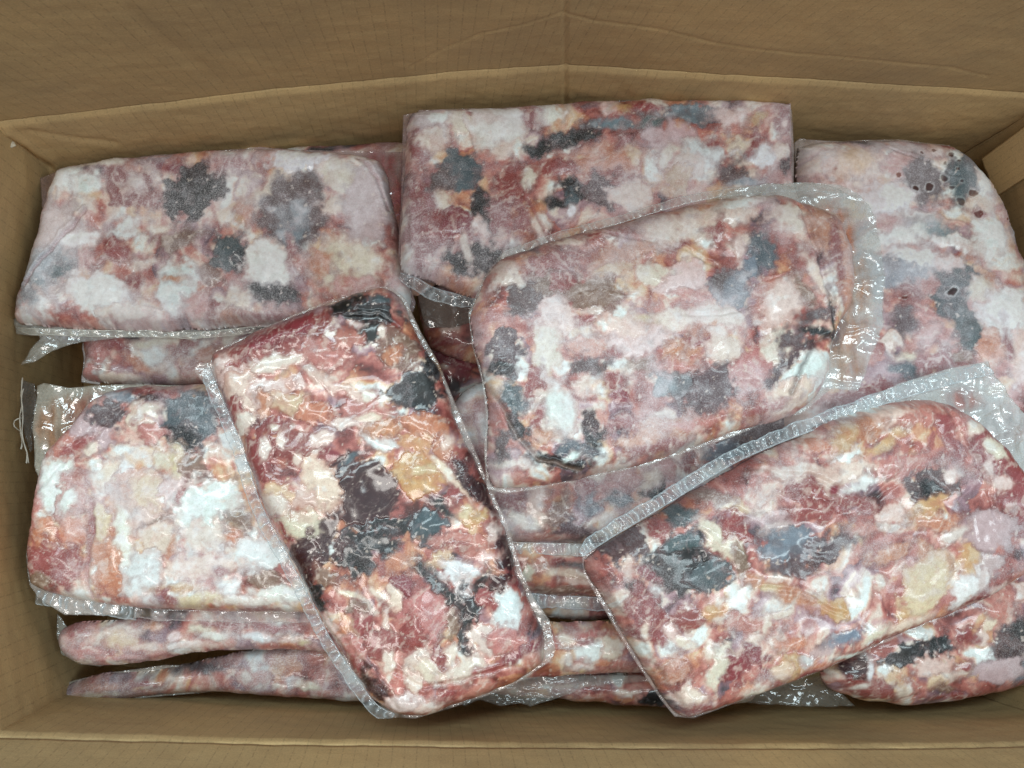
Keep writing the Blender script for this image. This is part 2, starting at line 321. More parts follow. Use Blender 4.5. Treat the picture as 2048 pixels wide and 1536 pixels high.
def pack_surface(x, y, sp):
    """x,y photo pixels on the pack's own plane -> colour, frost, height (m), blob masks"""
    seed = sp['seed']; F = fields(x, y, seed, sp.get('cell', 50) * 1.5); c = base_colour(F, sp.get('bias', .10))
    h = .0026 * fbm(x, y, 130, seed + 51) + .0008 * F['m'] + .0012 * sst(-.1, .8, F['c']) + .0001 * sst(0, .6, F['c2']) + .00002 * F['e']
    fr = np.clip(sp['frost'] + .55 * fbm(x, y, 150, seed + 61) + .25 * F['n'], 0, 1)
    masks = []; rows = y.mean(1); cols = x.mean(0)
    for i, b in enumerate(sp['blobs']):
        R_ = max(b[3], b[4]) * 1.5 + 26
        ri = np.where(np.abs(rows - b[2]) < R_)[0]; ci = np.where(np.abs(cols - b[1]) < R_)[0]
        if len(ri) < 3 or len(ci) < 3: masks.append((None, None)); continue
        sl = (slice(ri[0], ri[-1] + 1), slice(ci[0], ci[-1] + 1)); f = {k_: v_[sl] for k_, v_ in F.items()}
        soft = (3.5 + 6 * RV[(seed + i * 17) & 4095][3]) * (1 + .9 * sp['frost'])
        m, core = blob_mask(x[sl], y[sl], b, seed, f, min(soft, .5 * min(b[3], b[4]) + 2))
        cc = PALL[b[0]] * (1 + .14 * (RV[(seed * 7 + i * 13) & 4095][:3] - .5)); cc = detail(np.broadcast_to(cc, m.shape + (3,)).copy(), b[0], f, core)
        c[sl] = K(c[sl], 4 * m * (1 - m) * .36 * sst(-.3, .3, f['n']), lin((124, 70, 66))); k = (m * m * .98)[..., None]; c[sl] = c[sl] * (1 - k) + cc * k  # brown contour painted round each piece to suggest relief shade
        bul = .0024 * min(1, b[3] / 25., b[4] / 25.) * (-.25 if b[0] in 'kmlub' else 1)
        h[sl] += bul * sst(0, 1., core)
        for mm, s2 in masks:
            if mm is None: continue
            r0, r1 = max(sl[0].start, s2[0].start), min(sl[0].stop, s2[0].stop); c0, c1 = max(sl[1].start, s2[1].start), min(sl[1].stop, s2[1].stop)
            if r0 < r1 and c0 < c1:
                mm[r0 - s2[0].start:r1 - s2[0].start, c0 - s2[1].start:c1 - s2[1].start] *= 1 - m[r0 - sl[0].start:r1 - sl[0].start, c0 - sl[1].start:c1 - sl[1].start]
        masks.append((m.copy(), sl))
    kk = np.exp(-.5 * (np.arange(-9, 10) / 3.2) ** 2); kk /= kk.sum()
    for ax in (0, 1):
        pw_ = [(0, 0), (0, 0)]; pw_[ax] = (9, 9); hp = np.pad(h, pw_, mode='edge'); h = sum(kk[i] * (hp[i:i + h.shape[0], :] if ax == 0 else hp[:, i:i + h.shape[1]]) for i in range(19))
    h = h + .00008 * F['n']
    for g in sp.get('grooves', []):
        d = linedist(F['wx'] * .4 + x * .6, F['wy'] * .4 + y * .6, g[0]); wd = g[2]; e = np.exp(-(d / wd) ** 2); h = h - g[1] * .7 * e + g[1] * .5 * np.exp(-((d - wd * 1.7) / wd) ** 2)
        if len(g) > 3: c = K(c, np.exp(-(d / wd * 1.1) ** 2) * .6, g[3])
    # small loose crumbs of fat and ice
    c = K(c, sst(.56, .68, fbm(x, y, 12, seed + 83, 3)) * .6, 'w')
    # thawed windows in the frost: small clear spots ringed with ice
    for (sx, sy, sr) in sp.get('spots', []):
        d = np.hypot(F['wx'] * .4 + x * .6 + 3.5 * F['e'] - sx, (F['wy'] * .4 + y * .6 - 3 * F['n'] - sy) * 1.15) / (sr * .85)
        c = K(c, np.exp(-((d - 1.15) / .2) ** 2) * .28, 'W')
        k = (sst(1.05, .8, d) * .85)[..., None]; c = c * (1 - k) + (c * .30 + PALL['r'] * .14) * k; fr = fr * (1 - sst(1.2, .9, d))
    # frost veil lightens and cools the substance
    k = (sst(.2, .95, fr) * (.20 + .46 * sst(.02, .30, c.mean(-1))))[..., None]; veil = lin(sp.get('veil', (178, 170, 174)))
    c = c * (1 - k) + (veil * .84 + c * .34) * k
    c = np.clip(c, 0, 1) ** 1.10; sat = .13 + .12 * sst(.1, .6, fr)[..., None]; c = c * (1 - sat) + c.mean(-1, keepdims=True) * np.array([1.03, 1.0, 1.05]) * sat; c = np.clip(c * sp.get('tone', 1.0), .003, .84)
    return c, fr, h, masks

# ------------------------------------------------------------------ pack builder
NT = [0]
def add_film(root, name, polypx, z, o, tint=(176, 178, 180), alpha=.28, amp=.0012, tints=(), step=.0012, lift=None, seed=1, label=None, sc=22):
    pw = P(*np.array(smooth_poly(polypx, soft=0)).T, z)[:, :2]
    X, Y, d, ok = grid_in(pw, step); x, y = pix(X, Y, z)
    wxf = x + 20 * fbm(x, y, 70, seed + 2, 2); wyf = y + 20 * fbm(x, y, 70, seed + 4, 2)
    r = np.maximum(0, 1 - np.abs(fbm(wxf * .55, wyf * 1.3, sc * 3.2, seed + 3, 2)) * 7) ** 1.5; r3 = np.maximum(0, 1 - np.abs(fbm(wyf * .8 + wxf * .5, wxf * .7 - wyf * .3, sc * 2.2, seed + 8, 2)) * 8) ** 1.5; r2 = fbm(x, y, sc * 2, seed, 2)
    Z = z + (-.0012 if amp < .001 else 0) + amp * (r * .55 + r3 * .35 + r2 * .9)
    if lift is not None: Z = Z + lift(x, y)
    c = np.broadcast_to(lin(tint), X.shape + (3,)).copy(); a = np.full(X.shape, alpha) * (1 + (.35 if amp >= .001 else 1.1) * fbm(x, y, 34, seed + 7)) * (1 if amp >= .001 else .62)
    c = c * .6 + .4 * lin((232, 234, 232)) * np.clip(c.mean(-1, keepdims=True) * 3, .3, 1)
    for t in tints:
        m, _ = blob_mask(x, y, ('t',) + tuple(t[1:6]), seed + 5, None, 14.); m = m * np.clip(.72 + .75 * fbm(x * 1.6, y * .55, 30, seed + 21, 3), 0, 1); k = m[..., None]; c = c * (1 - k) + lin(t[0]) * (1 + .5 * fbm(x * 1.5, y * .6, 22, seed + 31, 3))[..., None] * k; a = a * (1 - m) + t[6] * m
    a = np.clip(a * .8 * (1 - .5 * sst(.0015, 0, d)), 0, .95)                    # film gets clearer towards its cut edge
    F = quads(ok); F, (V, C) = compact(F, np.stack([X, Y, Z], -1).reshape(-1, 3), np.concatenate([c, a[..., None]], -1).reshape(-1, 4))
    # give the sheet its thickness
    n = len(V); E = border_edges(F); V2 = V - np.array([0, 0, .00012])
    ob = mk(name, np.concatenate([V, V2]), [F, F[:, ::-1] + n, np.stack([E[:, 1], E[:, 0], E[:, 0] + n, E[:, 1] + n], -1)], FILM, root, np.concatenate([C, C]), loc=o)
    if label: ob['label'] = label
    return ob
def add_seal(root, linepx, z, o, width=24, alpha=.42, amp=.0013, seed=1, tint=(168, 178, 184), taper=True, pitch=15, name='seal_strip', lift=0.0):
    """crimped heat-seal strip: linepx runs along the inner edge, width (px) to its left-hand side"""
    L = smooth_poly(linepx, closed=False); seg = np.hypot(*np.diff(L, axis=0).T); s = np.concatenate([[0], np.cumsum(seg)])
    n = max(8, int(s[-1] / 2.4)); si = np.linspace(0, s[-1], n); cx = np.interp(si, s, L[:, 0]); cy = np.interp(si, s, L[:, 1])
    tx, ty = np.gradient(cx), np.gradient(cy); l = np.hypot(tx, ty); nx, ny = ty / l, -tx / l
    m = 9; v = np.linspace(0, 1, m); Wd = width * (1 + .14 * perlin(si / 40, si * 0, seed) + .05 * perlin(si / 9, si * 0, seed + 2))
    if taper: Wd = Wd * np.clip(.45 + .55 * np.minimum(si, s[-1] - si) / 25, 0, 1)
    x = cx[:, None] + nx[:, None] * Wd[:, None] * v; y = cy[:, None] + ny[:, None] * Wd[:, None] * v
    ph = si[:, None] / pitch + .5 * perlin(si[:, None] / 26 + v * .4, v * 1.1 + si[:, None] * 0, seed + 4)
    rid = (1 - np.abs(np.sin(ph * np.pi)) ** .55) * 1.4 + .25 * np.sin(ph * 5.1) * np.clip(perlin(si[:, None] / 50, v * .3, seed + 15) + .3, 0, 1)
    rid = rid * (.35 + .65 * sst(-.2, .3, perlin(si[:, None] / 34, v * .6, seed + 8)))
    prof = .25 + .9 * np.sin(np.pi * np.clip(v, 0, 1)) ** .7
    Z = z + lift + .8 * amp * (rid * prof * 1.5 + .5 * perlin(x / 14, y / 14, seed + 6)) - .0015 * v
    W3 = P(x, y, z); V = np.stack([W3[..., 0], W3[..., 1], Z], -1).reshape(-1, 3)
    I = np.arange(n * m).reshape(n, m); F = np.stack([I[:-1, :-1].ravel(), I[1:, :-1].ravel(), I[1:, 1:].ravel(), I[:-1, 1:].ravel()], -1)
    a = np.full((n, m), alpha) * (1 + .5 * perlin(x / 18, y / 18, seed + 9)); a = a * .36 * (.45 + 2.0 * np.clip(rid, 0, 1)); a[:, 0] = a[:, -1] = min(.6, alpha + .08); tint = tuple(min(238, t_ + 44) for t_ in tint)
    C = np.concatenate([np.broadcast_to(lin(tint), (n, m, 3)), np.clip(a, 0, .95)[..., None]], -1).reshape(-1, 4)
    k = len(V); E = border_edges(F)
    return mk(name, np.concatenate([V, V - np.array([0, 0, .0002])]), [F, F[:, ::-1] + k, np.stack([E[:, 1], E[:, 0], E[:, 0] + k, E[:, 1] + k], -1)], FILM, root, np.concatenate([C, C]), loc=o)

def parse(s):
    out = []
    for t in s.replace('\n', ';').split(';'):
        t = t.split()
        if not t: continue
        v = [float(k) for k in t[1:]] + [0] * (6 - len(t)); out.append((t[0], *v[:5]))
    return out
def auto_blobs(polypx, n, seed, pal='wrpwokWuyg', rmin=9, rmax=26):
    rs = np.random.RandomState(seed); p = np.array(polypx, float); out = []
    lo, hi = p.min(0), p.max(0)
    while len(out) < n:
        x, y = lo + rs.rand(2) * (hi - lo); r = rmin + (rmax - rmin) * rs.rand() ** 1.8
        if sdf(np.array([x]), np.array([y]), p)[0][0] < 4: rs.rand(); n -= .2; continue
        out.append((pal[rs.randint(len(pal))], x, y, r * (1 + rs.rand()), r, rs.rand() * 180))
    return out
def add_pack(sp):
    z, T = sp['z'], sp.get('T', .015); step = sp.get('step', .00085); seed = sp['seed']
    op = smooth_poly(sp['outline'], soft=1.0)
    op = op + np.stack([fbm(op[:, 0], op[:, 1], 45, seed, 2), fbm(op[:, 0], op[:, 1], 45, seed + 1, 2)], -1) * sp.get('wob', 3.0)
    pw = P(op[:, 0], op[:, 1], z)[:, :2]; cen = pw.mean(0); o = (cen[0], cen[1], z - sp.get('Tl', .010))
    root = empty('meat_pack', o, sp['label'], 'meat pack', 'vacuum packs of frozen meat trimmings in the cardboard box')
    X, Y, d, ok = grid_in(pw, step); x, y = pix(X, Y, z)
    bl = sp['blobs'] = parse(sp.get('b', '')) if isinstance(sp.get('b', ''), str) else sp['b']
    nh = len(bl); sp['blobs'] = auto_blobs(sp['outline'], sp.get('auto', 0), seed, sp.get('apal', 'wpwoWpwrw')) + bl
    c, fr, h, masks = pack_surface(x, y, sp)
    R = sp.get('R', .022); t = np.clip(d / R, 0, 1); prof = np.clip(1 - (1 - t) ** 2.5, 0, 1) ** .72
    Z = z + T * prof + h * sst(0, .006, d) + sp.get('tilt', (0, 0))[0] * (X - cen[0]) + sp.get('tilt', (0, 0))[1] * (Y - cen[1])
    # film pulled tight: fine radial puckers near the rim
    ang = np.arctan2(Y - cen[1], X - cen[0]); per = ang * 60 + 2 * fbm(x, y, 50, seed + 90)
    Z = Z + .0005 * perlin(per, d * 120, seed + 91) * sst(.03, .0, d) * sst(0, .004, d)
    C = np.concatenate([c, fr[..., None]], -1)
    Vall = np.stack([X, Y, Z], -1).reshape(-1, 3); Call = C.reshape(-1, 4)
    Fall = quads(ok)
    pieces = []; hide = np.zeros(X.size, bool)
    for b, m in zip(sp['blobs'], masks):
        if b[0] not in KIND or b[3] * b[4] < 330 or sp.get('nopieces'): continue
        if m[0] is None: continue
        full = np.zeros(X.shape); full[m[1]] = m[0]; mm = (full * ok).ravel(); s = mm > .06
        if (mm > .5).sum() < 60: continue
        Fk = Fall[s[Fall].all(1)]
        if len(Fk) < 40: continue
        u = np.unique(Fk); A = .00018
        Zk = Vall[:, 2] + A * (2 * mm - 1) * 1.0
        inv = np.full(X.size, -1); inv[u] = np.arange(len(u)); Vk = Vall[u].copy(); Vk[:, 2] = Zk[u]; Fi = inv[Fk]
        E = border_edges(Fi); bot = np.array([[Vk[:, 0].mean(), Vk[:, 1].mean(), min(Vk[:, 2].mean() - .008, Vk[:, 2].min() - .006)]])
        nk = len(Vk); sk = Vk[E[:, 0]] - np.array([0, 0, .005]); mp_ = np.full(nk, nk); mp_[E[:, 0]] = nk + np.arange(len(E))
        a0, a1 = mp_[E[:, 0]], mp_[E[:, 1]]; V2 = np.concatenate([Vk, sk, bot]); tri = np.stack([a1, a0, np.full(len(E), nk + len(E))], -1); skq = np.stack([E[:, 1], E[:, 0], a0, a1], -1)
        cl = np.concatenate([Call[u], Call[u][E[:, 0]], Call[u].mean(0, keepdims=True)])
        mk(KIND[b[0]], V2, [Fi, skq, tri], MEAT, root, cl, loc=o)
        hide |= mm > .93
    Fb = Fall[~hide[Fall].all(1)]
    # underside: coarse dish closed against the rim
    n0 = len(Vall); used = np.zeros(n0, bool)
    E = border_edges(Fall); bc = np.array([[cen[0], cen[1], z - sp.get('Tl', .010)]])
    rim = Vall[E[:, 0]]; inner = rim.copy(); inner[:, :2] = cen + (rim[:, :2] - cen) * .86; inner[:, 2] = z - sp.get('Tl', .010) * .9
    mapi = {}; 
    for i, v in enumerate(E[:, 0]): mapi[v] = n0 + i
    i0 = n0 + np.arange(len(E)); i1 = np.array([mapi.get(v, n0) for v in E[:, 1]])
    Q = np.stack([E[:, 1], E[:, 0], i0, i1], -1); ctr = n0 + len(E); Tt = np.stack([i1, i0, np.full(len(E), ctr)], -1)
    V = np.concatenate([Vall, inner, bc]); Cc = np.concatenate([Call, Call[E[:, 0]], Call[:1] * 0 + [.3, .2, .2, .3]])
    allf = np.concatenate([Fb.ravel(), Q.ravel(), Tt.ravel()]); u = np.unique(allf); inv = np.full(len(V), -1); inv[u] = np.arange(len(u))
    mk('meat_block', V[u], [inv[Fb], inv[Q], inv[Tt]], MEAT, root, Cc[u], loc=o)
    for kw in sp.get('films', []): add_film(root, kw.pop('name', 'film_margin'), kw.pop('poly'), kw.pop('z', z), o, seed=seed + 200 + len(kw), **kw)
    for kw in sp.get('seals', []): add_seal(root, kw.pop('line'), kw.pop('z', z), o, seed=seed + 300, **kw)
    return root, o

# ================================================================== THE BOX
ZC = 0.03; ZF = -0.20
def wp(px, py, z=ZC): return P(px, py, z)[:2]
far_top = [wp(-62, 254), wp(0, 248), wp(240, 221), wp(560, 184), wp(900, 150), wp(1090, 138), wp(1130, 135), (wp(1180, 138)), wp(1600, 164), wp(2048, 190), wp(2130, 196)]
TLc, TRc = wp(-8, 250), wp(2110, 195)
near_top = [wp(-30, 1466), wp(500, 1472), wp(1100, 1478), wp(1600, 1480), wp(2160, 1483)]
def path(pts, n=160):
    p = np.array(pts); s = np.concatenate([[0], np.cumsum(np.hypot(*np.diff(p, axis=0).T))]); t = np.linspace(0, s[-1], n)
    return np.stack([np.interp(t, s, p[:, 0]), np.interp(t, s, p[:, 1])], -1), t
far_path = [tuple(TLc)] + [tuple(a) for a in far_top[2:-1]] + [tuple(TRc)]
BLc, BRc = wp(-8, 1467), wp(2230, 1484)
LB = (-.302, 0); box_o = (0.07, 0.02, ZF - .004)
box = empty('cardboard_box', box_o, 'open brown corrugated cardboard box holding all the frozen meat packs', 'cardboard box')
def wall(name, p0, p1, bow0, bow1, lean, top_pts=None, z0=ZF, z1=ZC, nz=60, n=220, thick=.004, outward=(0, 1), seed=1, label=None, extra=None, v0=0., side=.014):
    """vertical sheet between two corners; top edge follows top_pts if given, bottom leans out"""
    pts = top_pts if top_pts is not None else [p0, ((p0[0] + p1[0]) / 2 + outward[0] * bow0, (p0[1] + p1[1]) / 2 + outward[1] * bow0), p1]
    if top_pts is None:
        a, m_, b = [np.array(v) for v in pts]; t = np.linspace(0, 1, n)[:, None]; top = a * (1 - t) + b * t + np.array(outward) * bow0 * (1 - (2 * t - 1) ** 2); s = np.linspace(0, np.hypot(*(b - a)), n)
    else: top, s = path(pts, n)
    ex = np.clip(np.sin(np.linspace(0, math.pi, n)), 0, 1)[:, None] ** .6
    k = np.linspace(0, 1, nz)                       # 0 top .. 1 bottom
    X = top[:, None, 0] + outward[0] * (lean * k * 1. + bow1 * ex * np.sin(k * 1.9) ** 1)
    Y = top[:, None, 1] + outward[1] * (lean * k * 1. + bow1 * ex * np.sin(k * 1.9) ** 1)
    Zz = z1 + (z0 - z1) * k + 0 * X
    q_ = np.linspace(-1, 1, n)[:, None]; dd = np.array(top[-1]) - np.array(top[0]); dd = dd / np.hypot(*dd); q5 = np.sign(q_) * np.abs(q_) ** 3
    X = X + dd[0] * q5 * (side * k + .003); Y = Y + dd[1] * q5 * (side * k + .003)
    dn = .0006 * fbm(s[:, None] * 1000 + 0 * k, Zz * 1000, 70, seed) + .0005 * fbm(s[:, None] * 1000 + 0 * k, Zz * 1000, 16, seed + 3)
    if extra is not None: dn = dn + extra(X, Y, Zz, s[:, None] + 0 * X)
    top_round = .0025 * np.exp(-(k * (z1 - z0) / .0035) ** 2)
    X = X + outward[0] * (dn + top_round); Y = Y + outward[1] * (dn + top_round)
    V = np.stack([X, Y, Zz], -1).reshape(-1, 3); uv = np.stack([s[:, None] + 0 * X, v0 + Zz], -1).reshape(-1, 2)
    I = np.arange(n * nz).reshape(n, nz); F = np.stack([I[:-1, :-1].ravel(), I[:-1, 1:].ravel(), I[1:, 1:].ravel(), I[1:, :-1].ravel()], -1)
    N_ = len(V); E = border_edges(F); off = np.array([outward[0] * thick, outward[1] * thick, 0])
    o = mk(name, np.concatenate([V, V + off]), [F, F[:, ::-1] + N_, np.stack([E[:, 1], E[:, 0], E[:, 0] + N_, E[:, 1] + N_], -1)], CARD, box, uv=np.concatenate([uv, uv]), loc=box_o)
    if label: o['label'] = label
    return top, s
def flap(name, top, s, outward, width, ang, nz=70, thick=.004, seed=1, groove=(), label=None, bulge=.0, z1=ZC):
    n = len(top); k = np.linspace(0, 1, nz); a = math.radians(ang)
    # starts in a rounded score line
    run = k * width; x_out = .0022 + run * math.sin(a); zz = z1 + .0012 + run * math.cos(a)
    X = top[:, None, 0] + outward[0] * x_out; Y = top[:, None, 1] + outward[1] * x_out; Zz = zz + 0 * X
    sm = s[:, None] * 1000 + 0 * k; rm = run * 1000 + 0 * X
    dn = .0007 * fbm(sm, rm, 110, seed) + .0004 * fbm(sm, rm, 18, seed + 2)
    v3 = np.stack([X, Y, Zz - HC], -1) @ RC; gx = 1024 + FPX * v3[..., 0] / -v3[..., 2]; gy = 768 - FPX * v3[..., 1] / -v3[..., 2]
    for pts, dep, wd in groove:
        d = linedist(gx, gy, pts); side = np.exp(-(d / wd) ** 2); dn = dn + dep * side
    no = np.array([outward[0] * math.cos(a), outward[1] * math.cos(a), -math.sin(a)])
    V = (np.stack([X, Y, Zz], -1) + dn[..., None] * no).reshape(-1, 3); uv = np.stack([s[:, None] + 0 * X, .5 + run + 0 * X], -1).reshape(-1, 2)
    I = np.arange(n * nz).reshape(n, nz); F = np.stack([I[:-1, :-1].ravel(), I[1:, :-1].ravel(), I[1:, 1:].ravel(), I[:-1, 1:].ravel()], -1)
    N_ = len(V); E = border_edges(F)
    o = mk(name, np.concatenate([V, V + no * thick]), [F, F[:, ::-1] + N_, np.stack([E[:, 1], E[:, 0], E[:, 0] + N_, E[:, 1] + N_], -1)], CARD, box, uv=np.concatenate([uv, uv]), loc=box_o)
    if label: o['label'] = label
def far_extra(X, Y, Z, s):
    x, y = pix(X, Y, Z)
    d = linedist(x, y, [(60, 262), (140, 277), (230, 286)]); e = .0012 * np.exp(-(d / 5) ** 2)
    d = linedist(x, y, [(15, 280), (45, 297), (62, 312), (100, 335)]); e = e + .0022 * np.exp(-(d / 5) ** 2) - .002 * np.exp(-((d - 14) / 8) ** 2)
    d = linedist(x, y, [(1130, 130), (1131, 170), (1128, 260)]); return e + .0012 * np.exp(-(d / 4) ** 2)
ft, fs = wall('far_wall', None, None, 0, .004, .012, top_pts=far_path, outward=(0, 1), seed=3, extra=far_extra, n=560, nz=120)
nt_, ns = wall('near_wall', BLc, BRc, .004, .012, .012, outward=(0, -1), seed=5, n=300, nz=90)
wall('left_wall', TLc, BLc, .022, .012, .014, outward=(-1, 0), seed=7, n=220, nz=80)
wall('right_wall', TRc, BRc, .035, .02, .02, outward=(1, 0), seed=9, n=220, nz=80)
G1 = [((820, 133), (880, 100), (960, 68), (1050, 48), (1128, 22)), ((1130, 25), (1190, 40), (1280, 52), (1340, 62), (1420, 84), (1500, 97), (1600, 108), (1760, 122), (1900, 134), (1975, 152)), ((240, 0), (290, 52), (380, 118), (440, 160))]
flap('far_flap', ft, fs, (0, 1),   .30, -13, nz=230, seed=12, groove=((G1[0], .0008, 2.4), (G1[1], .0009, 2.4), (G1[2], .0010, 16), (((1131, -200), (1131, 140)), .0012, 4)))
flap('near_flap', nt_, ns, (0, -1), .19, 6, seed=14)
# side flaps folded right down outside
lt, ls = path([tuple(TLc), tuple(BLc)], 60); rt, rs_ = path([tuple(TRc), tuple(BRc)], 60)
bl_ = np.array([-.022 * (1 - (2 * t - 1) ** 2) for t in np.linspace(0, 1, 60)])
lt2 = lt.copy(); lt2[:, 0] += bl_ - .005; rt2 = rt.copy(); rt2[:, 0] -= bl_ * 1.6 - .005
flap('side_flap', lt2, ls, (-1, 0), .18, 150, seed=16, nz=30); flap('side_flap', rt2, rs_, (1, 0), .18, 150, seed=17, nz=30)
# floor
xs = np.linspace(-.36, .56, 60); ys = np.linspace(-.25, .32, 40); X, Y = np.meshgrid(xs, ys)
def slab(name, V2, thick, uvs, label=None):
    n1, n2 = V2.shape[:2]; V = V2.reshape(-1, 3); I = np.arange(n1 * n2).reshape(n1, n2)
    F = np.stack([I[:-1, :-1].ravel(), I[:-1, 1:].ravel(), I[1:, 1:].ravel(), I[1:, :-1].ravel()], -1); N_ = len(V); E = border_edges(F)
    o = mk(name, np.concatenate([V, V + thick]), [F, F[:, ::-1] + N_, np.stack([E[:, 1], E[:, 0], E[:, 0] + N_, E[:, 1] + N_], -1)], CARD, box, uv=np.concatenate([uvs, uvs]), loc=box_o)
    if label: o['label'] = label
slab('floor_panel', np.stack([X, Y, ZF - .001 + 0 * X], -1), np.array([0, 0, -.004]), np.stack([X, Y], -1).reshape(-1, 2))
# loose inner tab in the far right corner: leans off the right wall, its lower edge cut
A0, A1, B0, B1 = P(1962, 318, -.055), P(2100, 215, .028), P(1990, 392, -.062), P(2150, 290, .026)
uu, vv = np.meshgrid(np.linspace(0, 1, 40), np.linspace(0, 1, 30)); 
T4 = (A0 * (1 - uu[..., None]) + A1 * uu[..., None]) * (1 - vv[..., None]) + (B0 * (1 - uu[..., None]) + B1 * uu[..., None]) * vv[..., None]
T4[..., 2] += .0012 * fbm(uu * 200, vv * 100, 30, 4)
slab('corner_tab', T4, np.array([.003, 0, -.002]), np.stack([vv * .05, uu * .1], -1).reshape(-1, 2))
# torn white paper at the far left corner
rs = np.random.RandomState(3)
def shred(pts, z, th, seed):
    a = P(*np.array(pts, float).T, z); a[:, 2] += rs.rand(len(a)) * .002; n = len(a); c = a.mean(0) + [0, 0, .0015]
    V = np.concatenate([a, [c], a - [0, 0, th], [c - [0, 0, th]]]); i = np.arange(n); j = (i + 1) % n
    mk('torn_paper', V, [np.stack([i, j, i * 0 + n], -1)[:, [1, 0, 2]], np.stack([i, j, i * 0 + n], -1) + n + 1, np.stack([i, j, j + n + 1, i + n + 1], -1)], PAPER, box, loc=box_o, smooth=False)
shred([(9, 277), (20, 280), (29, 285), (33, 292), (25, 297), (19, 294), (12, 285)], .004, .0008, 1)
shred([(0, 262), (6, 268), (10, 276), (4, 274), (-3, 268)], .012, .0008, 2)

# surface under the box
gr = mk('ground', np.array([[-3, -3, ZF - .012], [3, -3, ZF - .012], [3, 3, ZF - .012], [-3, 3, ZF - .012]]), [np.array([[0, 1, 2, 3]])], plain('grey_floor', (.25, .24, .22), .8)); gr['kind'] = 'structure'

# ================================================================== THE PACKS
PK = []
# ---- A
PK.append(dict(seed=101, bias=.16, z=-.047, T=.017, frost=.62, pal='pwrlwopulW', tone=1.02, R=.016, auto=5, veil=(214, 212, 220),
 label='frosted pack in the far left corner of the box, two dark patches near its centre',
 outline=[(92, 420), (108, 372), (142, 336), (300, 316), (480, 302), (620, 305), (738, 318), (770, 345), (790, 420), (806, 520), (822, 600), (800, 645), (680, 655), (500, 655), (370, 662), (200, 660), (80, 652), (34, 640), (50, 570), (72, 490)],
 b='''l 120 520 60 110 15;W 152 372 40 32 -30;w 318 368 27 24;r 255 352 40 24;r 285 400 60 40 20;w 285 385 20 10;w 275 398 14 8 -30;W 200 385 30 24;w 222 343 60 12 -5;R 365 355 60 14 10
 k 400 402 74 46 -35;w 540 405 105 24 -48;r 478 345 50 20;o 500 440 26 30 -40;y 492 456 12 10;w 462 452 20 14;W 620 345 85 30 12;w 690 372 50 34 20;u 598 440 70 84 10;b 590 460 40 50;w 670 430 26 18;l 740 430 50 90 5
 W 175 490 44 22 -8;W 268 475 46 20 -28;r 245 512 34 24 -15;p 190 530 30 18;t 372 490 52 26 -14;w 330 470 24 10;b 118 545 62 42 -10;g 140 560 24 22;w 300 540 40 12 -20;W 215 600 68 46 12;w 270 632 50 22;r 292 585 12 30
 W 372 588 46 54 18;o 362 572 30 8;t 435 562 26 34;g 470 520 38 40 20;k 492 535 18 24;W 546 540 52 48 30;k 560 596 56 24 8;w 700 545 82 60 5;o 645 540 30 36 -20;p 720 590 60 30 10;w 482 612 26 38 10;r 440 630 30 20;p 408 622 28 36;o 500 642 60 14;r 590 520 10 50 0;r 545 640 60 12
 y 487 455 10 10;W 100 620 40 22 20;b 75 600 26 30''',
 grooves=[([(70, 580), (95, 545), (130, 502), (160, 468), (192, 440)], .0022, 4, 'R'), ([(720, 330), (760, 375), (778, 430)], .0016, 4, 'r'), ([(530, 640), (440, 652), (330, 655)], .001, 4)],
 films=[dict(poly=[(80, 356), (106, 346), (142, 332), (300, 311), (480, 298), (620, 300), (806, 304), (802, 430), (800, 520), (832, 606), (826, 625), (812, 618), (700, 600), (500, 500), (200, 500), (90, 500), (84, 400)], tint=(150, 105, 112), alpha=.62, tints=[((150, 84, 92), 770, 380, 50, 90, 0, .9), ((168, 140, 130), 105, 370, 30, 30, 0, .5)]),
        dict(poly=[(28, 640), (60, 600), (300, 610), (520, 630), (520, 655), (370, 674), (250, 676), (160, 684), (104, 702), (68, 724), (44, 731), (62, 700), (84, 672), (50, 670), (32, 668)], z=-.050, tint=(168, 168, 160), alpha=.40, amp=.0022, tints=[((190, 190, 200), 130, 672, 40, 10, 0, .8), ((110, 108, 112), 150, 680, 30, 8, 0, .7)])],
 seals=[dict(line=[(524, 650), (440, 660), (370, 664), (300, 660), (200, 660), (90, 657), (34, 655)], width=13, alpha=.55, pitch=24, tint=(200, 196, 184), z=-.046)]))
# ---- A2, below A
PK.append(dict(seed=120, z=-.07, T=.012, frost=.45, pal='urmrupR', tone=.9, auto=0, nopieces=True, step=.0014, label='reddish purple sliver of a pack showing behind the far left frosted pack',
 outline=[(480, 310), (560, 299), (660, 292), (740, 287), (850, 288), (880, 330), (880, 560), (700, 600), (480, 560)]))
# ---- B
PK.append(dict(seed=130, z=-.082, T=.013, frost=.42, pal='rpoprpt', tone=.85, auto=1, step=.0011, cell=70, R=.014, label='narrow pink band of a pack sunk between the two left hand packs',
 outline=[(168, 692), (176, 640), (300, 610), (520, 610), (640, 640), (640, 780), (560, 782), (380, 772), (250, 770), (172, 760), (166, 745), (172, 715)],
 b='p 210 712 26 24;k 275 680 24 14;r 250 700 16 40 -40;w 330 690 60 10 -5;o 290 735 40 12 35;w 355 720 50 10 -48;r 380 700 40 16 -30;w 245 758 60 10;p 190 745 20 18;w 470 685 40 12 -30;o 440 720 40 20',
 films=[dict(poly=[(164, 690), (172, 672), (200, 680), (200, 770), (162, 764), (168, 720)], tint=(190, 180, 184), alpha=.6)]))
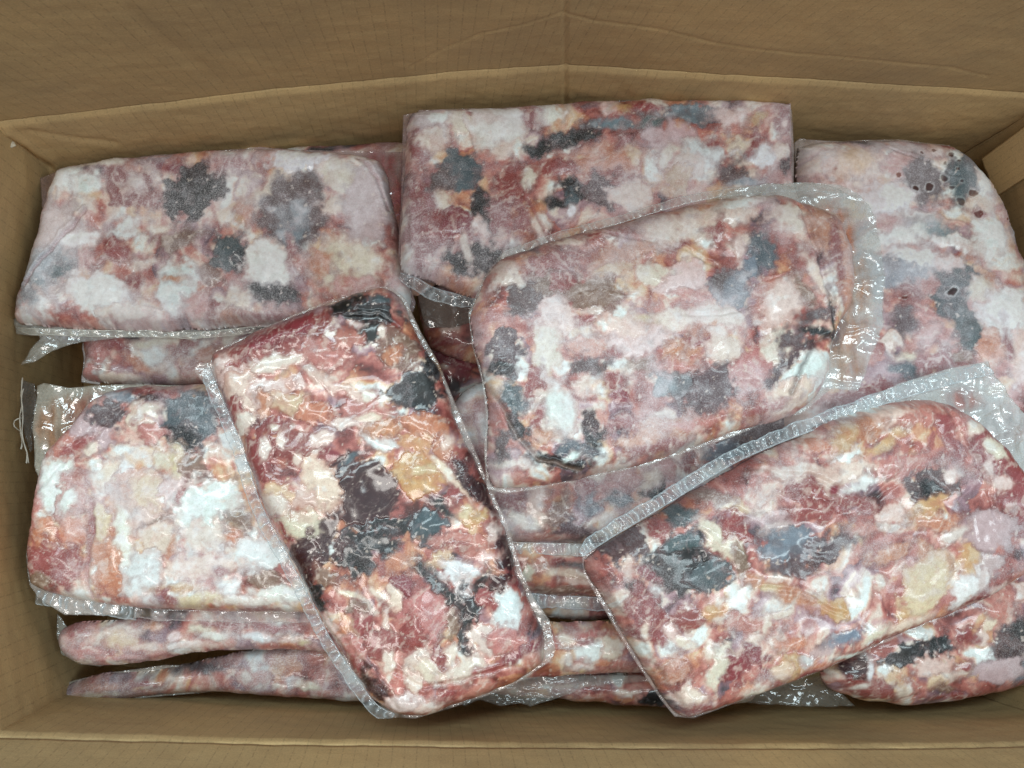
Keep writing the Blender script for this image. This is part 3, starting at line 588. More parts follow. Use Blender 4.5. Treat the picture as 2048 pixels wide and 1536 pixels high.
# ---- C
PK.append(dict(seed=140, bias=.22, z=-.047, T=.018, frost=.34, pal='wpwoprwpt', tone=1.03, R=.014, auto=2, veil=(212, 210, 216), label='near left pack with long white fat pieces and clear film over its upper left corner',
 outline=[(100, 905), (150, 850), (190, 800), (250, 775), (380, 770), (480, 765), (600, 780), (700, 900), (700, 1230), (600, 1224), (450, 1222), (300, 1216), (200, 1206), (110, 1186), (72, 1166), (62, 1110), (68, 1040), (78, 970)],
 b='''r 160 860 40 60 40;l 200 870 70 46 -20;p 150 900 40 30;r 300 785 90 14 4;b 262 800 40 16 10;u 240 838 44 26 -10;m 312 800 34 12 20;g 395 845 62 60 20;k 380 880 46 30 40;w 292 835 16 34 10;w 312 822 26 9;w 200 895 20 18
 p 320 865 34 26;r 175 895 52 9 -32;W 134 966 42 54 28;W 168 1012 16 34 10;p 165 1000 30 60 10;W 162 1002 15 30 5;o 172 1058 36 36 -30;o 110 1060 36 44;p 90 1010 16 60 5;r 120 1125 74 46 10;r 205 1050 10 60 10;t 90 1160 40 24
 o 240 1110 42 82 -6;c 225 1040 20 40;w 252 960 44 36;W 275 940 18 26 10;w 300 1012 62 76 -10;o 273 983 11 22 -25;c 322 985 44 34 20;t 330 1040 32 11 -25;w 340 1075 40 40 -30;o 310 1112 20 9 40;o 360 1092 10 36 20;W 300 1150 46 60 10;W 265 1060 18 70 -8
 w 380 962 36 56 20;c 370 925 20 36;t 402 935 24 28;k 424 960 12 10;w 345 925 18 30;W 432 1012 74 58 -20;w 440 1070 60 34 10;r 382 985 8 30 20;t 490 1040 30 22;o 480 1075 26 14;W 520 1110 60 40;w 420 1130 90 24 -4;W 560 1180 60 30
 r 455 1138 16 10;y 372 1172 60 11 -5;c 420 1190 66 18 -8;W 482 1168 16 26 20;w 500 1196 70 14;r 350 1190 20 20;p 275 1200 40 14;w 290 1190 16 14;r 520 1215 60 8;t 540 1150 40 16''',
 grooves=[([(90, 990), (150, 925), (210, 875), (290, 800), (340, 772)], .0012, 5), ([(205, 1000), (208, 1060), (195, 1120), (202, 1190)], .0014, 5, 'r')],
 films=[dict(poly=[(74, 772), (88, 766), (140, 776), (180, 772), (240, 768), (330, 770), (420, 772), (420, 850), (200, 940), (110, 1000), (70, 1060), (84, 970), (68, 932), (66, 850), (74, 800)], z=-.044, tint=(166, 160, 138), alpha=.62, amp=.0024, sc=36, tints=[((176, 138, 112), 125, 850, 50, 60, 30, .72), ((170, 110, 100), 180, 820, 30, 40, 40, .7)]),
        dict(poly=[(66, 1030), (52, 1110), (58, 1168), (74, 1194), (130, 1230), (240, 1230), (240, 1100), (90, 1000)], tint=(188, 170, 164), alpha=.5)],
 seals=[dict(line=[(618, 1222), (520, 1222), (420, 1220), (330, 1218), (270, 1212)], width=24, alpha=.40, pitch=60, amp=.0008, tint=(160, 150, 150), taper=False), dict(line=[(275, 1212), (230, 1206), (160, 1196), (110, 1186), (74, 1180)], width=30, alpha=.45, pitch=17, amp=.002, taper=False)]))
# ---- O, P : edges of two stacked packs at the near left
PK.append(dict(seed=160, z=-.068, T=.009, frost=.40, pal='wporwprw', tone=.95, R=.012, auto=2, step=.001, label='upper of two pack edges stacked under the near left pack, white lumps in a row',
 outline=[(120, 1262), (160, 1246), (240, 1238), (330, 1225), (500, 1160), (700, 1160), (760, 1240), (720, 1306), (600, 1300), (460, 1300), (400, 1304), (300, 1322), (210, 1330), (150, 1322), (122, 1300)],
 b='w 250 1262 70 14 -6;c 260 1278 40 16;r 170 1262 34 8;o 312 1250 24 12;w 410 1254 36 12;w 360 1262 16 12;W 440 1266 30 12;W 520 1270 34 12;w 590 1275 30 12;r 470 1244 90 8 2;r 560 1250 70 10 4;p 180 1300 60 16 10;w 300 1290 40 10;w 400 1285 60 10;c 608 1280 16 10;p 250 1312 60 8',
 films=[dict(poly=[(113, 1228), (122, 1236), (140, 1262), (170, 1250), (300, 1240), (300, 1300), (200, 1333), (160, 1328), (122, 1308), (114, 1270)], tint=(140, 134, 122), alpha=.6, amp=.0018)]))
PK.append(dict(seed=170, z=-.090, T=.010, frost=.42, pal='prpotpru', tone=.80, R=.012, auto=1, step=.001, label='salmon brown pack edge lying lowest at the near left, against the near wall',
 outline=[(98, 1392), (130, 1374), (200, 1348), (330, 1338), (500, 1300), (700, 1280), (790, 1330), (780, 1400), (640, 1398), (520, 1390), (400, 1384), (240, 1397), (140, 1404), (100, 1403)],
 b='o 210 1366 56 14 -4;c 200 1384 60 9 -4;w 500 1344 10 14;W 590 1362 20 15;w 560 1368 14 12;w 620 1366 30 12;w 315 1360 20 4;u 400 1330 80 10;r 300 1362 40 10;o 470 1380 60 8;w 430 1382 16 6;p 660 1380 30 12',
 films=[dict(poly=[(88, 1384), (110, 1374), (150, 1360), (220, 1345), (330, 1330), (420, 1330), (420, 1384), (240, 1400), (90, 1406)], tint=(160, 140, 124), alpha=.6, amp=.001)]))
# ---- E
PK.append(dict(seed=180, bias=.06, z=-.018, T=.014, frost=.46, pal='prwlupRowl', tone=.97, R=.014, auto=4, veil=(208, 204, 214), label='pack against the middle of the far wall, partly covered by the centre pack',
 outline=[(818, 240), (840, 226), (1000, 219), (1150, 208), (1280, 203), (1440, 204), (1560, 212), (1578, 222), (1580, 355), (1580, 480), (1300, 560), (1000, 600), (930, 592), (850, 560), (808, 548), (800, 510), (806, 400), (812, 300)],
 b='''r 840 300 26 60;l 845 250 30 22;r 850 450 40 100;w 872 292 36 26;W 875 248 30 12;w 925 262 34 30;W 992 268 62 52 20;w 1000 320 30 14;g 918 356 44 44;u 880 380 30 30;w 888 425 16 30 -20;r 880 470 40 34
 k 956 420 16 40 10;R 915 460 40 30;w 965 462 22 24;k 945 530 70 34 -8;k 975 440 18 60 -20;w 930 510 10 40 -15;w 1000 470 14 30;r 1000 430 28 60;r 1020 380 30 44;W 1086 240 36 28 -30;r 1060 250 18 30;w 1212 227 24 20;y 1244 232 26 12
 r 1280 230 36 14;k 1100 306 64 16 -18;k 1150 288 60 20 -8;b 1225 262 60 16 -5;g 1290 262 40 14;b 1380 245 70 22 5;l 1330 290 60 26;w 1450 250 40 20;y 1505 250 24 14 -30;y 1495 262 10 10;r 1555 250 24 40;w 1552 265 8 8
 p 1120 350 60 30;o 1210 340 90 38;r 1110 352 40 20;c 1255 330 18 20;r 1240 300 40 8 -40;r 1210 375 60 20;w 1055 370 16 26;W 1390 325 62 34 -20;w 1360 350 40 30;w 1323 322 20 26;W 1512 328 28 30 15;w 1545 310 20 24;r 1490 300 16 30;m 1560 345 16 20;y 1342 375 28 32 20;y 1320 395 24 14
 u 1450 360 36 26 -20;b 1480 380 30 12;u 1195 400 40 34;k 1140 396 34 26 20;k 1108 420 44 12;g 1135 410 22 20;W 1134 437 11 12;w 1250 404 42 30 5;w 1080 468 20 26;r 1040 440 16 60;r 1420 300 30 10''',
 grooves=[([(1100, 500), (1060, 430), (1035, 380), (1030, 330)], .001, 4, 'r'), ([(1150, 350), (1135, 385)], .001, 3), ([(820, 300), (812, 400), (820, 500)], .0008, 4)],
 films=[dict(poly=[(806, 228), (835, 223), (838, 218), (1000, 214), (1280, 198), (1440, 200), (1584, 210), (1590, 300), (1588, 470), (1400, 500), (1000, 500), (840, 560), (804, 560), (796, 510), (802, 400), (804, 300)], tint=(160, 112, 120), alpha=.62, amp=.0008, tints=[((180, 172, 172), 1584, 300, 8, 90, 0, .7)])],
 seals=[dict(line=[(968, 586), (930, 590), (870, 575), (835, 556), (800, 545)], width=24, alpha=.36, pitch=20, amp=.0018)]))
# ---- G
PK.append(dict(seed=200, bias=.17, z=-.052, T=.021, frost=.60, pal='wlpwlrwbW', tone=1.05, R=.030, auto=5, cell=70, veil=(214, 212, 222), label='large frosted pack along the right wall with slate blue patches and small thawed spots',
 outline=[(1592, 330), (1602, 296), (1650, 286), (1740, 284), (1840, 288), (1900, 300), (1940, 330), (1985, 390), (2012, 450), (2040, 530), (2090, 640), (2130, 760), (2130, 900), (1960, 980), (1700, 980), (1560, 880), (1580, 600)],
 b='''r 1760 291 130 9 2;w 1690 350 66 44 8;c 1685 340 44 30;k 1715 297 26 8 10;w 1650 400 60 20;l 1790 312 60 22 10;p 1770 350 34 30;u 1815 378 40 50 -8;w 1846 308 22 24;r 1885 302 30 12 12;g 1895 350 50 24 -30;g 1890 385 36 44 10;g 1935 345 30 8 50
 W 1745 425 60 40 10;W 1800 470 60 34;p 1745 460 40 16;b 1845 478 60 18 15;W 1880 500 60 20 10;c 1985 370 30 40 30;y 1958 384 12 10 20;y 1972 412 20 9 -10;w 1925 430 30 30;W 1945 490 40 50;y 1988 500 10 30 -10;r 1925 445 24 8 15;b 2010 470 14 40;W 1790 540 70 30
 g 1886 575 54 36 20;g 1870 610 40 50;g 1900 670 30 60 -20;k 1868 596 16 6 10;b 1760 560 60 30;r 1790 615 34 34 30;p 1830 655 60 22 50;u 1775 655 26 40 20;p 1810 690 50 18 -35;w 1930 590 30 24;r 1955 608 20 11;W 1980 640 60 56 20;w 2020 720 40 70;o 1942 702 34 46;r 1976 700 8 44 -8;y 2032 620 18 50 -10
 t 1880 720 26 16;g 1785 745 36 20;w 1782 722 30 12;r 1840 735 44 34;w 1750 690 20 24;b 1700 560 40 60;w 1640 600 60 40;o 2045 660 20 20;w 1860 540 30 14;r 1720 800 90 30''',
 spots=[(1800, 395, 7), (1855, 375, 9), (1872, 328, 8), (1868, 398, 7), (1915, 403, 11), (1888, 420, 10), (1826, 394, 9), (1922, 445, 9), (1815, 322, 5), (1765, 368, 7), (1884, 342, 4), (1886, 386, 5), (1868, 597, 11), (2005, 430, 7), (2012, 458, 9), (1990, 448, 5), (1857, 347, 5), (1777, 610, 5), (1880, 360, 4), (1840, 318, 4)],
 grooves=[([(1755, 310), (1800, 335), (1845, 352), (1880, 372)], .0008, 3), ([(1795, 410), (1806, 430), (1830, 442), (1845, 400)], .0004, 2)],
 films=[dict(poly=[(1590, 284), (1600, 276), (1680, 281), (1800, 277), (1900, 290), (1932, 312), (1985, 378), (2016, 440), (2040, 520), (2060, 600), (1900, 600), (1600, 560)], tint=(176, 140, 140), alpha=.55, amp=.0008, tints=[((190, 186, 180), 1594, 330, 10, 60, 0, .7)])]))
# ---- J and what lies under it, between D and H
PK.append(dict(seed=220, z=-.062, T=.017, frost=.52, pal='uwprwubp', tone=.86, R=.014, auto=4, step=.0010, veil=(186, 180, 192), label='frost dusted grey purple pack between the centre pack and the first seal below it',
 outline=[(880, 960), (900, 820), (1000, 760), (1400, 760), (1660, 800), (1700, 860), (1560, 960), (1330, 1070), (1240, 1086), (1120, 1084), (1000, 1082), (900, 1070)],
 b='w 1040 1040 50 24 10;w 1062 1000 26 34 20;r 1010 1000 40 20;t 1110 1030 26 50 10;u 1140 1060 40 24;b 1170 1000 22 40 -30;g 1230 1000 50 16;w 1190 1040 40 14 -20;k 1290 985 26 20;w 1290 950 22 40 30;p 1320 940 30 22;p 1240 950 40 24;w 1390 900 16 28;r 1360 930 20 24;b 1440 900 60 22 -20;w 1180 950 30 14;r 1160 970 18 30;p 1080 1072 60 10;u 1500 860 60 24 -20;w 990 1050 20 30;w 1340 905 16 18',
 seals=[dict(line=[(1300, 1082), (1200, 1086), (1120, 1086), (1000, 1082)], width=25, alpha=.55, pitch=16, amp=.0018, tint=(196, 194, 198))]))
PK.append(dict(seed=230, z=-.078, T=.013, frost=.15, pal='prwrpow', tone=.85, auto=1, step=.0011, label='pink and brown pack edge between the two clear seals right of the diagonal pack',
 outline=[(980, 1060), (1300, 1060), (1320, 1180), (1240, 1194), (1150, 1192), (1060, 1186), (990, 1170)],
 b='p 1080 1130 40 16 -5;w 1130 1145 50 12 10;r 1110 1120 20 10;w 1050 1140 16 22;t 1120 1178 80 12;u 1140 1128 30 8;w 1150 1160 40 8',
 seals=[dict(line=[(1300, 1196), (1200, 1194), (1120, 1190), (1040, 1184)], width=28, alpha=.5, pitch=17, amp=.0020, tint=(170, 176, 184))]))
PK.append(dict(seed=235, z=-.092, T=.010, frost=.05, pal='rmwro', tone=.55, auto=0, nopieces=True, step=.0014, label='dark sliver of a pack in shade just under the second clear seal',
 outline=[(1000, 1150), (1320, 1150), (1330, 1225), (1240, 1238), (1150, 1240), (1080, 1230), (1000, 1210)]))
PK.append(dict(seed=240, z=-.070, T=.013, frost=.22, pal='prwppow', tone=.95, R=.018, auto=2, step=.001, label='pink pack with a pressed seam across it, just right of the diagonal pack\'s lower corner',
 outline=[(960, 1250), (1100, 1243), (1250, 1244), (1400, 1250), (1420, 1330), (1300, 1344), (1200, 1346), (1120, 1352), (960, 1350)],
 b='p 1180 1262 60 12;r 1160 1280 30 10;w 1215 1290 22 26;w 1160 1330 30 12;p 1240 1325 30 16;c 1162 1340 8 10;o 1200 1316 18 12;w 1125 1270 20 14;r 1270 1330 16 16',
 seals=[dict(line=[(1300, 1302), (1200, 1300), (1115, 1298)], width=-22, alpha=.30, pitch=22, amp=.0010, z=-.0565, tint=(215, 190, 190), name='pressed_seam')],
 films=[dict(poly=[(1040, 1250), (1060, 1240), (1100, 1262), (1112, 1300), (1100, 1350), (1040, 1362), (1000, 1350)], tint=(180, 164, 160), alpha=.55, amp=.002)]))
PK.append(dict(seed=250, z=-.094, T=.014, frost=.12, pal='rprwowr', tone=.85, R=.016, auto=1, step=.001, label='lowest pink pack against the near wall, frilled with loose film',
 outline=[(930, 1350), (1100, 1345), (1300, 1345), (1480, 1345), (1500, 1400), (1400, 1414), (1300, 1412), (1200, 1406), (1100, 1396), (1000, 1390)],
 b='w 1130 1362 60 6;r 1150 1376 60 8 2;k 1300 1388 26 22;o 1240 1388 26 10;w 1245 1378 30 7;p 1180 1384 40 8;r 1110 1358 60 5',
 films=[dict(poly=[(905, 1402), (915, 1384), (960, 1374), (1010, 1352), (1120, 1348), (1280, 1350), (1320, 1362), (1180, 1372), (1130, 1392), (1060, 1412), (1040, 1406), (1000, 1412), (960, 1400), (930, 1412)], z=-.078, tint=(156, 150, 142), alpha=.22, amp=.0022, sc=18),
        dict(poly=[(1480, 1380), (1560, 1360), (1640, 1352), (1670, 1372), (1710, 1412), (1660, 1414), (1560, 1410), (1460, 1404)], z=-.082, tint=(140, 124, 100), alpha=.30, amp=.003)]))
# ---- I
PK.append(dict(seed=260, z=-.060, T=.024, frost=.18, pal='rwpruowlu', tone=.92, R=.034, auto=2, label='bulging pack in the near right corner, tucked under the lower right seal topped pack',
 outline=[(1640, 1358), (1650, 1320), (1700, 1250), (1850, 1150), (2000, 1090), (2140, 1040), (2180, 1200), (2150, 1330), (2060, 1364), (1960, 1390), (1880, 1404), (1800, 1408), (1720, 1398), (1670, 1384)],
 b='m 1690 1330 30 40;r 1720 1370 60 24 10;k 1800 1290 70 26 -15;k 1840 1275 34 22;W 1712 1330 6 26;w 1700 1362 26 8 -20;w 1830 1320 40 24 -10;w 1870 1335 46 16 -25;r 1890 1320 18 14;c 1840 1350 30 14;t 1855 1362 24 14;p 1790 1360 24 18;w 1775 1365 14 20 -20;w 1935 1240 16 34 20;w 1920 1265 24 16;r 1890 1265 22 20;p 1960 1210 30 20;u 1985 1290 44 50 -10;b 2020 1320 30 40;l 1960 1330 60 30 -10;k 1990 1250 20 24;m 1975 1292 20 16;r 1900 1385 60 12;r 2040 1350 30 16;p 2030 1220 30 40;w 2010 1175 30 20',
 films=[]))
# ---- deep packs in the gap between E, D and F
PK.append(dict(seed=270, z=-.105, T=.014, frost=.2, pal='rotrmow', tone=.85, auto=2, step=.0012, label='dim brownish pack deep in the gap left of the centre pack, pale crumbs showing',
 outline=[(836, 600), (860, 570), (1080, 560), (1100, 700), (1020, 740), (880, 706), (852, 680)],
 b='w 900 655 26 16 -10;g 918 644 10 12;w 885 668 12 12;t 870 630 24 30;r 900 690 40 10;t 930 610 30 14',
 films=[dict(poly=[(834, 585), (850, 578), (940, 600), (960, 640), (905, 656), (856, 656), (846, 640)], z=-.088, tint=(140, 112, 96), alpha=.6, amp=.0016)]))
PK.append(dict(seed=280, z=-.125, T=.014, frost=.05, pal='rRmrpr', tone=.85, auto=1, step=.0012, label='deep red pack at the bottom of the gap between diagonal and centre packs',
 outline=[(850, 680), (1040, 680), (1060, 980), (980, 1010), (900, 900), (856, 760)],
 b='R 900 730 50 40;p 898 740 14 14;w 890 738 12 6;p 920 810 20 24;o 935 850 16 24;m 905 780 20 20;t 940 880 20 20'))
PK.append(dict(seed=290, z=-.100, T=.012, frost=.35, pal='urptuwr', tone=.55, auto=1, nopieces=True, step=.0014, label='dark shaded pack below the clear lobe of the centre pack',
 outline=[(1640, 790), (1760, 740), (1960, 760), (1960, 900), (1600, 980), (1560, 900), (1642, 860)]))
# ---- F
PK.append(dict(seed=300, bias=.10, z=.006, T=.017, Tl=.008, frost=.46, pal='pwrowtrwp', tone=1.0, R=.018, auto=6, cell=54, veil=(208, 202, 208), label='centre pack on top of the others, wide wrinkled clear plastic lobe at its right end',
 outline=[(1002, 520), (1060, 498), (1140, 472), (1250, 446), (1350, 420), (1450, 398), (1540, 392), (1610, 410), (1668, 436), (1700, 520), (1700, 600), (1676, 650), (1656, 700), (1650, 760), (1610, 812), (1560, 840), (1470, 864), (1300, 924), (1180, 952), (1080, 970), (1012, 976), (982, 968), (974, 900), (976, 840), (966, 760), (950, 700), (940, 640), (952, 600), (972, 556)],
 b='''w 1010 562 42 36 -20;o 1062 535 40 20;r 1100 545 60 26 -10;t 1090 590 60 34;p 1180 485 70 22 -16;r 1210 480 50 14 -14;w 1130 495 30 12;o 1218 535 74 30 -18;y 1212 552 52 16 -14;o 1275 510 46 18 -10;r 1340 505 40 12;w 1380 462 110 34 -12;w 1440 440 60 34;W 1470 420 50 14 -10;p 1440 480 40 20
 g 1500 520 32 40 -10;b 1480 545 24 30;w 1460 520 10 40;r 1420 482 12 30;w 1560 450 50 30;o 1618 470 34 60 -10;o 1672 560 24 100 -8;r 1650 520 10 70 -8;w 1346 572 60 34 -10;w 1290 560 40 20;p 1380 600 60 16;r 1424 562 16 22;b 1445 592 46 40 -20;u 1430 575 24 20;p 1530 600 60 40 -40;w 1545 620 44 60 35;t 1590 600 14 50 -35;w 1610 560 10 60 -30
 u 1040 610 40 34;r 1120 580 34 20;w 1110 642 52 36 -10;w 1085 712 32 60 5;w 1180 630 40 14;t 1180 600 60 34;r 1160 650 30 14;w 1255 682 84 44 -25;w 1240 660 60 30;c 1290 650 40 16;r 1200 715 50 14 10;o 1165 700 40 22;u 1005 700 34 40;k 1000 748 26 22;r 1060 770 24 40;u 1170 740 50 24;w 1340 650 50 24;w 1420 640 60 26 10;o 1345 710 44 30;r 1390 690 60 12 -10;w 1430 700 40 40
 w 1106 828 42 66 -14;W 1110 825 28 50 -14;r 1070 850 14 40 15;o 1080 870 26 14;m 1170 850 16 34;R 1238 795 24 18;r 1210 770 24 16;t 1270 740 40 20;k 1030 855 22 40 -20;g 1020 800 24 34;k 1110 925 74 20 10;g 1150 902 54 18;k 1180 880 24 22;W 1134 916 22 8 -30;u 1400 780 70 46 -20;b 1330 770 40 34;u 1380 830 40 26;o 1312 866 100 28 -16;r 1300 900 90 14 -16;p 1370 850 60 18 -12
 p 1490 745 40 60 30;w 1530 700 34 46 30;k 1575 712 16 70 48;u 1545 745 20 76 44;k 1608 672 60 10 5;u 1560 690 30 20;W 1590 762 62 40 -48;w 1560 800 50 28 -30;r 1510 822 60 14 -22;k 1640 640 10 50 -5;u 1600 640 30 16;w 1010 930 40 14;u 1000 900 20 40;w 1210 940 60 10 -12;r 1230 850 34 24;w 1160 780 24 20;p 1340 740 44 20''',
 grooves=[([(966, 770), (1000, 820), (1030, 880), (1070, 920), (1150, 940)], .0024, 5, 't'), ([(1560, 790), (1600, 700), (1650, 670)], .0016, 5, 'm'), ([(1580, 420), (1610, 520), (1640, 600), (1645, 680)], .0022, 5), ([(1130, 600), (1180, 590), (1260, 600)], .001, 3), ([(1200, 480), (1320, 500), (1420, 545)], .0010, 4), ([(1350, 640), (1420, 640), (1500, 615)], .0012, 4), ([(1400, 560), (1470, 590), (1560, 560)], .001, 3)],
 films=[dict(poly=[(1430, 392), (1480, 376), (1530, 368), (1610, 364), (1680, 370), (1716, 384), (1734, 410), (1752, 440), (1764, 520), (1770, 545), (1768, 600), (1765, 650), (1748, 700), (1716, 782), (1640, 776), (1610, 820), (1560, 838), (1600, 760), (1600, 640), (1620, 500), (1500, 430)], z=.010, name='clear_film_lobe', tint=(176, 186, 186), alpha=.42, amp=.0030, sc=26, tints=[((200, 128, 96), 1665, 470, 44, 60, 0, .75), ((186, 134, 96), 1690, 620, 46, 110, 12, .62), ((110, 96, 100), 1672, 660, 14, 60, 8, .7), ((196, 140, 100), 1640, 560, 20, 90, -5, .6), ((170, 130, 100), 1690, 730, 40, 36, 0, .5)]),
        dict(poly=[(1002, 514), (1100, 484), (1250, 444), (1300, 500), (1100, 700), (1300, 800), (1610, 816), (1470, 872), (1300, 930), (1080, 978), (1012, 988), (974, 978), (968, 900), (972, 830), (964, 760), (944, 690), (936, 625), (970, 550)], tint=(176, 160, 150), alpha=.55, amp=.0006),
        dict(poly=[(1560, 836), (1612, 812), (1642, 776), (1660, 780), (1630, 806), (1600, 830)], z=.004, tint=(160, 160, 156), alpha=.45)],
 seals=[dict(line=[(996, 524), (1060, 500), (1140, 474), (1250, 444), (1350, 414), (1420, 398), (1480, 390), (1560, 384), (1640, 384), (1700, 400)], width=17, alpha=.46, pitch=15, amp=.0016, tint=(186, 190, 190), z=.008)]))
# ---- H
PK.append(dict(seed=320, bias=.08, z=-.006, T=.018, Tl=.010, frost=.30, pal='prwporwpl', tone=1.0, R=.018, auto=6, cell=62, label='lower right pack on top, crimped clear seal along its upper edge, dark left end',
 outline=[(1176, 1112), (1230, 1076), (1330, 1018), (1480, 926), (1600, 870), (1660, 838), (1760, 810), (1860, 800), (1930, 830), (1975, 870), (2020, 920), (2070, 980), (2110, 1060), (2070, 1122), (2000, 1176), (1900, 1224), (1800, 1264), (1640, 1338), (1480, 1398), (1390, 1430), (1356, 1428), (1330, 1400), (1270, 1308), (1220, 1220), (1180, 1160), (1168, 1132)],
 b='''p 1800 825 80 36 -12;w 1740 840 60 24 -15;o 1690 870 56 26 -25;y 1664 884 40 24 -30;o 1610 890 30 16;y 1740 890 50 14 -35;w 1620 960 130 30 -12;w 1560 940 70 14;W 1700 968 60 12 -20;p 1780 930 60 30;r 1580 982 60 22 8;r 1660 1000 90 16 10;R 1640 975 20 9
 c 1448 1012 42 14 15;w 1430 1008 20 10;t 1400 990 40 16;r 1450 1060 40 40 -20;l 1530 1040 60 20;l 1540 1060 40 30;r 1610 1020 60 24;u 1235 1082 50 40 -20;g 1345 1030 34 24 -10;k 1350 1130 76 60 10;g 1400 1140 44 34;g 1350 1080 40 26;r 1300 1060 22 24;R 1280 1148 24 18;W 1296 1172 17 8 10;k 1270 1180 60 16 30;w 1245 1130 10 30
 w 1412 1072 50 20 45;w 1448 1096 26 30 40;t 1460 1120 20 40;b 1560 1090 60 44 -10;u 1570 1130 50 22;m 1625 1100 24 34 20;u 1650 1080 60 24 -20;u 1835 975 58 42 -20;k 1830 985 34 24;w 1872 948 20 16 -20;w 1752 1025 28 20 -20;w 1745 1050 22 14;p 1700 1055 36 16;y 1830 1010 50 16 -25;o 1840 1040 50 20
 r 1960 900 60 80 -10;r 2010 1000 46 80;w 1955 900 20 30 -40;w 1968 966 30 14 20;w 1940 935 10 24;p 1900 850 40 30;w 1915 860 24 16;r 1870 880 12 60 -25;l 1945 1060 60 44;l 1930 1130 46 34;c 1818 1168 42 82 32;y 1780 1230 12 26;W 1906 1160 34 56 25;y 1900 1112 26 30 10;o 1752 1105 44 18 -10;w 1876 1066 34 12 -25;R 1944 1190 60 16 -35;R 1915 1220 30 12;w 1970 1170 30 12 -25
 o 1550 1180 100 16 22;c 1512 1170 26 12;y 1640 1206 40 20 20;w 1678 1180 13 17 -20;y 1412 1214 26 22;w 1430 1230 26 12;r 1280 1220 40 70 -25;r 1360 1230 40 26;w 1326 1256 36 13 40;w 1355 1275 26 10 20;w 1276 1250 8 22;w 1416 1325 20 60 18;w 1470 1282 54 11 -28;w 1400 1290 12 30;o 1340 1328 32 36;p 1480 1240 60 20;w 1530 1222 48 8 -12;w 1510 1240 10 24
 o 1560 1275 40 20;l 1620 1290 46 14 -30;b 1662 1268 48 14 -20;r 1720 1290 70 16 -24;W 1682 1302 40 7 -10;y 1560 1328 48 34 20;c 1540 1326 22 22;W 1592 1320 15 18;o 1620 1330 40 20;R 1470 1318 44 40;p 1480 1335 20 20;w 1490 1372 34 16 -20;w 1362 1384 30 28;r 1395 1410 40 14;r 1600 1340 60 12 -20;w 1720 1262 40 10 -30;w 1790 1240 60 10 -24''',
 grooves=[([(1470, 930), (1620, 960), (1700, 1000), (1760, 960), (1800, 900)], .0014, 5), ([(1870, 830), (1900, 900), (1940, 960), (1960, 1040)], .0016, 5), ([(1500, 1170), (1580, 1180), (1660, 1220)], .0014, 4), ([(1190, 1150), (1230, 1220), (1290, 1310), (1350, 1400)], .0010, 5)],
 films=[dict(poly=[(1640, 838), (1800, 766), (1900, 736), (1975, 722), (1990, 748), (2020, 790), (2060, 840), (2110, 900), (2110, 1060), (2000, 1000), (1900, 900), (1760, 860)], z=-.004, tint=(186, 192, 192), alpha=.52, amp=.0030, sc=20, tints=[((200, 200, 200), 2000, 850, 60, 50, 40, .72), ((180, 110, 98), 1930, 800, 30, 20, 0, .5)]),
        dict(poly=[(1164, 1112), (1300, 1040), (1500, 1000), (1800, 1100), (2100, 1060), (2040, 1160), (1900, 1230), (1640, 1344), (1480, 1404), (1388, 1438), (1350, 1434), (1322, 1400), (1262, 1310), (1210, 1222), (1168, 1150)], tint=(180, 142, 134), alpha=.6, amp=.0006)],
 seals=[dict(line=[(1164, 1114), (1230, 1072), (1330, 1012), (1480, 922), (1640, 856), (1760, 812), (1900, 770), (1988, 748)], width=27, alpha=.40, pitch=15, amp=.0022, z=-.002, tint=(170, 184, 190))]))
